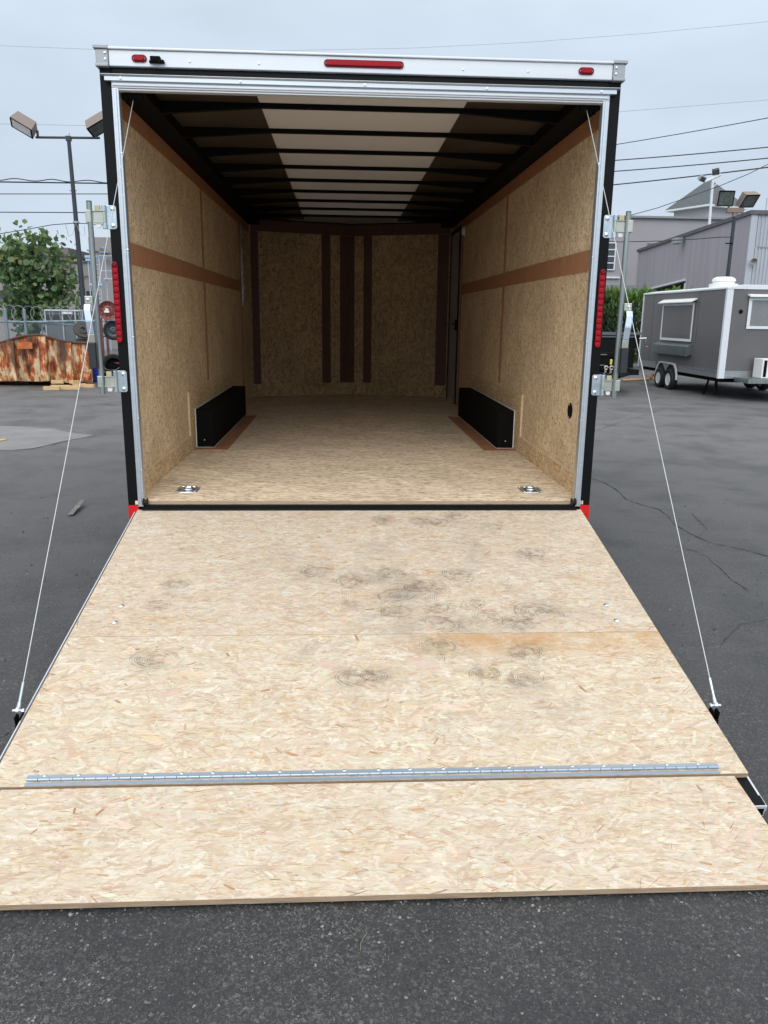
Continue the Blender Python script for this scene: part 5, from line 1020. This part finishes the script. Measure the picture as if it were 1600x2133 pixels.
# hedge
HG = empty('conifer_hedge', (9.3, 22.5, 0), 'clipped bright green conifer hedge behind the black dump trailer', 'hedge')
pts = []; tn = []
for _ in range(13000):
    x = random.uniform(6.6, 11.6); y = random.uniform(21.7, 23.0); z = random.uniform(.1, 2.30); e_ = min(y-21.7, .5)
    if random.random() < .7: y = 21.75+abs(random.gauss(0, .12))+.06*math.sin(x*5)+.05*math.sin(x*13)
    if random.random() < .25: z = 2.22+random.gauss(0, .08)+.08*math.sin(x*6)
    pts.append((x, y, z)); tn.append(.15+.75*max(0, (z-1.2)/1.1)**1.5)
m_hedge = leafmat('conifer_green', [(.014, .028, .010), (.028, .055, .016), (.07, .14, .028), (.13, .24, .05)], .15)
leaves('foliage', pts, .17, m_hedge, HG, shape='spray', tones=tn)
b = MB()
for k in range(9): x = 6.9+k*.55; b.tube([(x, 22.4, 0), (x, 22.4, 1.9)], [.06, .02], 6)
b.build('trunk', m_bark, HG)
# grey warehouse on the right
A2_ = (13.99, 24.0); B2_ = (15.94, 40.0)
m_wall = plain('mauve_grey_metal', (.35, .325, .35), .6, var=.14, scale=.9, stretch=(3, 3, .22)); m_wall2 = plain('blue_grey_metal', (.40, .43, .47), .6, var=.10, scale=.8, stretch=(3, 3, .25))
GW = empty('metal_warehouse', (20, 30, 0), 'big mauve grey metal warehouse with sloping eave line behind the grey concession trailer', 'building')
HZ = 5.13; dx_ = B2_[0]-A2_[0]; dy_ = B2_[1]-A2_[1]
def wp(t, z, off=0): n_ = Vector((-dy_, dx_, 0)).normalized(); return Vector((A2_[0]+dx_*t, A2_[1]+dy_*t, z))+n_*off
# door opening in the side wall
o1 = pv(1340, 607, A2_, B2_); o2 = pv(1428, 585, A2_, B2_); t1 = (o1.y-A2_[1])/dy_; t0 = (o2.y-A2_[1])/dy_; zt_ = (o1.z+o2.z)/2
b = MB()
for (ta, tb, z0, z1) in ((0, t0, 0, HZ), (t0, t1, zt_, HZ), (t1, 1, 0, HZ)): b.prism([wp(ta, z0 and o2.z), wp(tb, z0 and o1.z), wp(tb, z1), wp(ta, z1)], (0, 0, 0), (.2, 0, 0))
b.build('side_wall', m_wall, GW)
b = MB(); b.prism([wp(t1+.02, .0, -6), wp(t0-.02, 0, -6), wp(t0-.02, 3.9, -6), wp(t1+.02, 3.9, -6)], (0, 0, 0), (.1, 0, 0)); b.build('dark_interior', m_dark, GW)
b = MB(); b.prism([wp(t0, o2.z), wp(t1, o1.z), wp(t1, o1.z+.09), wp(t0, o2.z+.09)], (-.05, 0, 0), (-.002, 0, 0)); b.prism([wp(t1, 0), wp(t1+.008, 0), wp(t1+.008, zt_), wp(t1, zt_)], (-.05, 0, 0), (-.002, 0, 0)); b.prism([wp(t0, 0), wp(t0-.005, 0), wp(t0-.005, zt_), wp(t0, zt_)], (-.05, 0, 0), (-.002, 0, 0)); b.build('door_surround', m_wtrim, GW)
b = MB(); b.box(A2_[0]+.2, 34, 24.0, 24.2, 0, HZ)
for k in range(150): x = 14.25+k*.13; b.box(x, x+.035, 23.965, 23.999, 0, 4.05 if k % 1 == 0 else 4); b.box(x, x+.035, 23.965, 23.999, 4.11, HZ-.02)
b.box(14.35, 34, 23.96, 23.999, 4.055, 4.105, 1)
b.build('front_wall', [m_wall2, m_alug], GW)
b = MB(); b.box(A2_[0]-.0, A2_[0]+.22, 23.955, 24.0, 0, HZ); b.build('corner_flashing', m_wall2, GW)
b = MB(); b.prism([(A2_[0]-.08, 23.9, 0), (34, 23.9, 0), (34, 42, 0), (B2_[0]-.1, B2_[1], 0)], (0, 0, HZ+.002), (0, 0, HZ+.14)); b.build('roof', plain('dark_roof_edge', (.10, .095, .105), .6, var=.3), GW)
b = MB(); b.box(16.2, 33.8, 39.8, 40, 0, HZ); b.build('rear_wall', m_wall, GW)
c = pv(1426, 502, A2_, B2_); b = MB(); b.box(c.x-.45, c.x-.12, c.y-.12, c.y+.35, c.z-.12, c.z+.12); b.box(c.x-.12, c.x, c.y, c.y+.1, c.z-.05, c.z+.15); b.build('wall_floodlight', m_alug, GW, bevel=.02)
c = py(1569, 545, 23.8); b = MB(); b.lathe((c.x, 23.75, c.z), (-.35, -1, -.25), [(.03, -.22), (.05, -.1), (.11, 0), (.115, .012), (.10, .01), (.04, -.09), (0, -.09)], 18); b.tube([(c.x+.05, 23.9, c.z+.0), (c.x+.22, 23.97, c.z+.12)], .012, 6); b.build('horn_speaker', plain('beige_horn', (.30, .28, .24), .5), GW, smooth=40)
b = MB(); c = py(1593, 455, 24.5); b.tube([(c.x, 24.5, 5.2), (c.x, 24.5, 5.75)], .014, 5); b.build('roof_aerial', m_alug, GW)
c = pv(1477, 478, A2_, B2_); YM = c.y; MS = empty('floodlight_mast', (c.x+.15, YM, 5.2), 'white mast with two small floodlights rising from the warehouse eave', 'mast')
pp = lambda x, y: py(x, y, YM)
b = MB(); b.tube([pp(1477, 476), pp(1485, 376)], .055, 8); b.build('mast', m_wtrim, MS, smooth=50)
b = MB(); b.tube([pp(1468, 379), pp(1501, 364)], .05, 8); b.tube([pp(1480, 395), pp(1494, 382)], .018, 6); b.tube([pp(1469, 378), pp(1466, 372)], .03, 6); b.tube([pp(1499, 365), pp(1498, 357)], .03, 6); b.build('crossarm', m_wtrim, MS, smooth=50)
for x, y, rz, ry in ((1462, 371, 20, 25), (1491, 357, -25, -25)):
    c = pp(x, y); T = Matrix.Translation(c) @ Matrix.Rotation(R(ry), 4, 'Y') @ Matrix.Rotation(R(30), 4, 'X') @ Matrix.Rotation(R(rz), 4, 'Z'); b = MB(); b.box(-.13, .13, -.10, .06, -.10, .10, T=T); o = b.build('floodlight', m_poledk if x > 1480 else m_alug, MS, bevel=.01)
    b = MB(); b.box(-.11, .11, -.108, -.101, -.08, .08, T=T); b.build('floodlight_glass', m_glass, o)
# far building with cupola
FB = empty('cupola_building', (19, 48, 0), 'plain mauve grey block with a window and a grey hip-roofed cupola, behind the warehouse', 'building')
m_fb = plain('mauve_render', (.32, .305, .32), .85, var=.06, scale=.6)
b = MB(); b.box(10.0, 30, 45, 62, 3.0, 7.48); b.box(10, 15.0, 46.0, 62, 0, 2.999); b.box(21, 30, 45, 62, 0, 2.999); b.build('wall', m_fb, FB)
b = MB(); b.box(15.001, 20.99, 50, 50.2, 0, 2.99); b.build('shadowed_entry', m_dark, FB)
b = MB(); b.box(9.9, 30.1, 44.8, 62.1, 7.482, 7.60); b.box(9.95, 18.2, 44.75, 44.999, 3.12, 3.62, 0); b.build('cornice', plain('grey_cornice', (.22, .24, .25), .7), FB)
b = MB(); w0 = py(1266, 506, 45); w1 = py(1277, 562, 45); b.box(14.9, w1.x+.05, 44.93, 44.99, w1.z, w0.z); fwin = b.build('window', plain('dark_pane', (.05, .06, .075), .15), FB)
b = MB()
xw = w1.x+.05
for x in (14.9, xw-.75, xw-.06): b.box(x, x+.07, 44.88, 44.929, w1.z-.02, w0.z+.02)
for k in range(5): z = w1.z+(w0.z-w1.z)*k/4; b.box(14.971, xw-.061, 44.885, 44.928, z-.03, z+.03)
b.box(14.8, xw+.35, 44.86, 44.995, w1.z-.50, w1.z-.40)
b.build('window_frame', m_wtrim, fwin)
b = MB(); b.box(15.85, 16.4, 44.7, 44.99, 6.5, 7.4); c = py(1362, 512, 44.9); b = MB(); b.box(c.x-.35, c.x+.9, 44.9, 44.99, c.z-.6, c.z+.15); b.build('louvre', plain('louvre_grey', (.14, .14, .15), .7), FB)
cc = Vector((24.55, 51.5, 0)); rot = Matrix.Rotation(R(24), 3, 'Z')
b = MB(); hs_ = 1.45; V_ = [rot @ Vector(v)+cc for v in ((-hs_, -hs_, 7.4), (hs_, -hs_, 7.4), (hs_, hs_, 7.4), (-hs_, hs_, 7.4))]; b.prism(V_, (0, 0, 0), (0, 0, 1.5)); b.build('cupola_wall', plain('pale_render', (.36, .35, .36), .8, var=.05), FB)
b = MB(); he = 1.88; V_ = [rot @ Vector(v)+cc for v in ((-he, -he, 8.93), (he, -he, 8.93), (he, he, 8.93), (-he, he, 8.93))]; ap = cc+Vector((0, 0, 10.85)); b.add(V_+[ap], [(0, 1, 4), (1, 2, 4), (2, 3, 4), (3, 0, 4)])
b.build('cupola_roof', plain('slate_shingle', (.10, .115, .125), .8, var=.25, scale=8), FB)
b = MB(); V2 = [v-Vector((0, 0, .12)) for v in V_]; b.prism(V2, (0, 0, 0), (0, 0, .115)); b.build('cupola_eave', m_wtrim, FB)
# overhead wires
m_wire = plain('overhead_wire', (.02, .025, .03), .6)
m_wiref = plain('pale_overhead_wire', (.42, .46, .50), .6)
def wireobj(P, Q, r, lab, sag=0, ext=(.0, .0), mat=m_wire, name='overhead_wire'):
    P, Q = Vector(P), Vector(Q); d = Q-P; A_ = P-d*ext[0]; B_ = Q+d*ext[1]; n = 16
    b = MB(); b.tube([A_.lerp(B_, k/n)-Vector((0, 0, sag*4*(k/n)*(1-k/n))) for k in range(n+1)], r, 5)
    return tag(b.build(name, mat), lab, 'overhead wire', 'overhead wires crossing the sky')
wireobj(py(0, 379, 40), py(220, 382, 40), .035, 'thick twisted overhead wire, highest of the dark wires at the left', ext=(.5, .6))
b = MB(); P_, Q_ = py(-60, 372, 39.9), py(330, 381, 39.9); b.tube([P_.lerp(Q_, k/60)+Vector((0, .03*math.sin(k*.9), .05*math.sin(k*.55))) for k in range(61)], .025, 5); tag(b.build('overhead_wire', m_wire), 'loose lashing wire wound around the highest dark wire at the left', 'overhead wire', 'overhead wires crossing the sky')
wireobj(py(0, 404, 40), py(220, 404, 40), .022, 'thin dark overhead wire, middle one of three at the left', ext=(.5, .6))
wireobj(py(0, 442, 40), py(220, 443, 40), .024, 'dark overhead wire just above the tree top at the left', ext=(.5, .6))
A_ = py(0, 487, 17.2); C_ = Vector((-6.75, 16.93, 3.72)); B_ = py(215, 466, 17.2)
b = MB(); b.tube([A_+Vector((-1.5, 0, -.25)), A_, py(60, 477, 17.1), py(110, 468, 17.0), C_], .010, 5); b.tube([C_, py(185, 466, 17), py(230, 470, 17), py(330, 478, 17)], .010, 5)
tag(b.build('overhead_wire', m_wire), 'slack wire tied to the tall light pole above the tree', 'overhead wire', 'overhead wires crossing the sky')
for (a_, c_, z, r, lab) in (((1285, 300), (1600, 244), 10.5, .020, 'highest dark wire rising to the right of the trailer'), ((1285, 333), (1600, 305), 9.5, .026, 'second dark wire from the top right of the trailer'), ((1282, 356), (1600, 328), 9.0, .026, 'third dark wire down right of the trailer, above the mast'), ((1280, 384), (1600, 347), 8.5, .030, 'lowest dark wire passing close above the mast floodlights')):
    wireobj(pz(*a_, z), pz(*c_, z), r, lab, ext=(.15, .3), sag=.05)
b = MB(); b.tube([py(x, y, 23) for x, y in ((1300, 452), (1370, 433), (1430, 412), (1500, 387), (1560, 362), (1600, 342), (1660, 312))], .012, 5); tag(b.build('overhead_wire', m_wire), 'thin drooping wire climbing diagonally behind the mast to the upper right', 'overhead wire', 'overhead wires crossing the sky')
b = MB(); b.tube([py(x, y, 19.9) for x, y in ((1255, 502), (1290, 504), (1380, 502), (1450, 498), (1500, 494), (1527, 494))], .012, 5); tag(b.build('overhead_wire', m_wire), 'low wire running to the slim light pole across the warehouse wall', 'overhead wire', 'overhead wires crossing the sky')
b = MB(); b.tube([py(x, y, 60) for x, y in ((-80, 90), (0, 95), (200, 103), (500, 107), (860, 100), (1100, 88), (1350, 69), (1600, 45), (1700, 34))], .017, 5); tag(b.build('overhead_wire', m_wiref), 'faint pale wire sagging across the whole sky above the trailer roof', 'overhead wire', 'overhead wires crossing the sky')
wireobj(py(0, 258, 60), py(220, 262, 60), .022, 'faint pale wire behind the lamps of the tall left pole', mat=m_wiref, ext=(.3, .5))
wireobj(py(1285, 233, 60), py(1600, 208, 60), .022, 'faint pale wire high in the sky right of the trailer', mat=m_wiref, ext=(.2, .3))
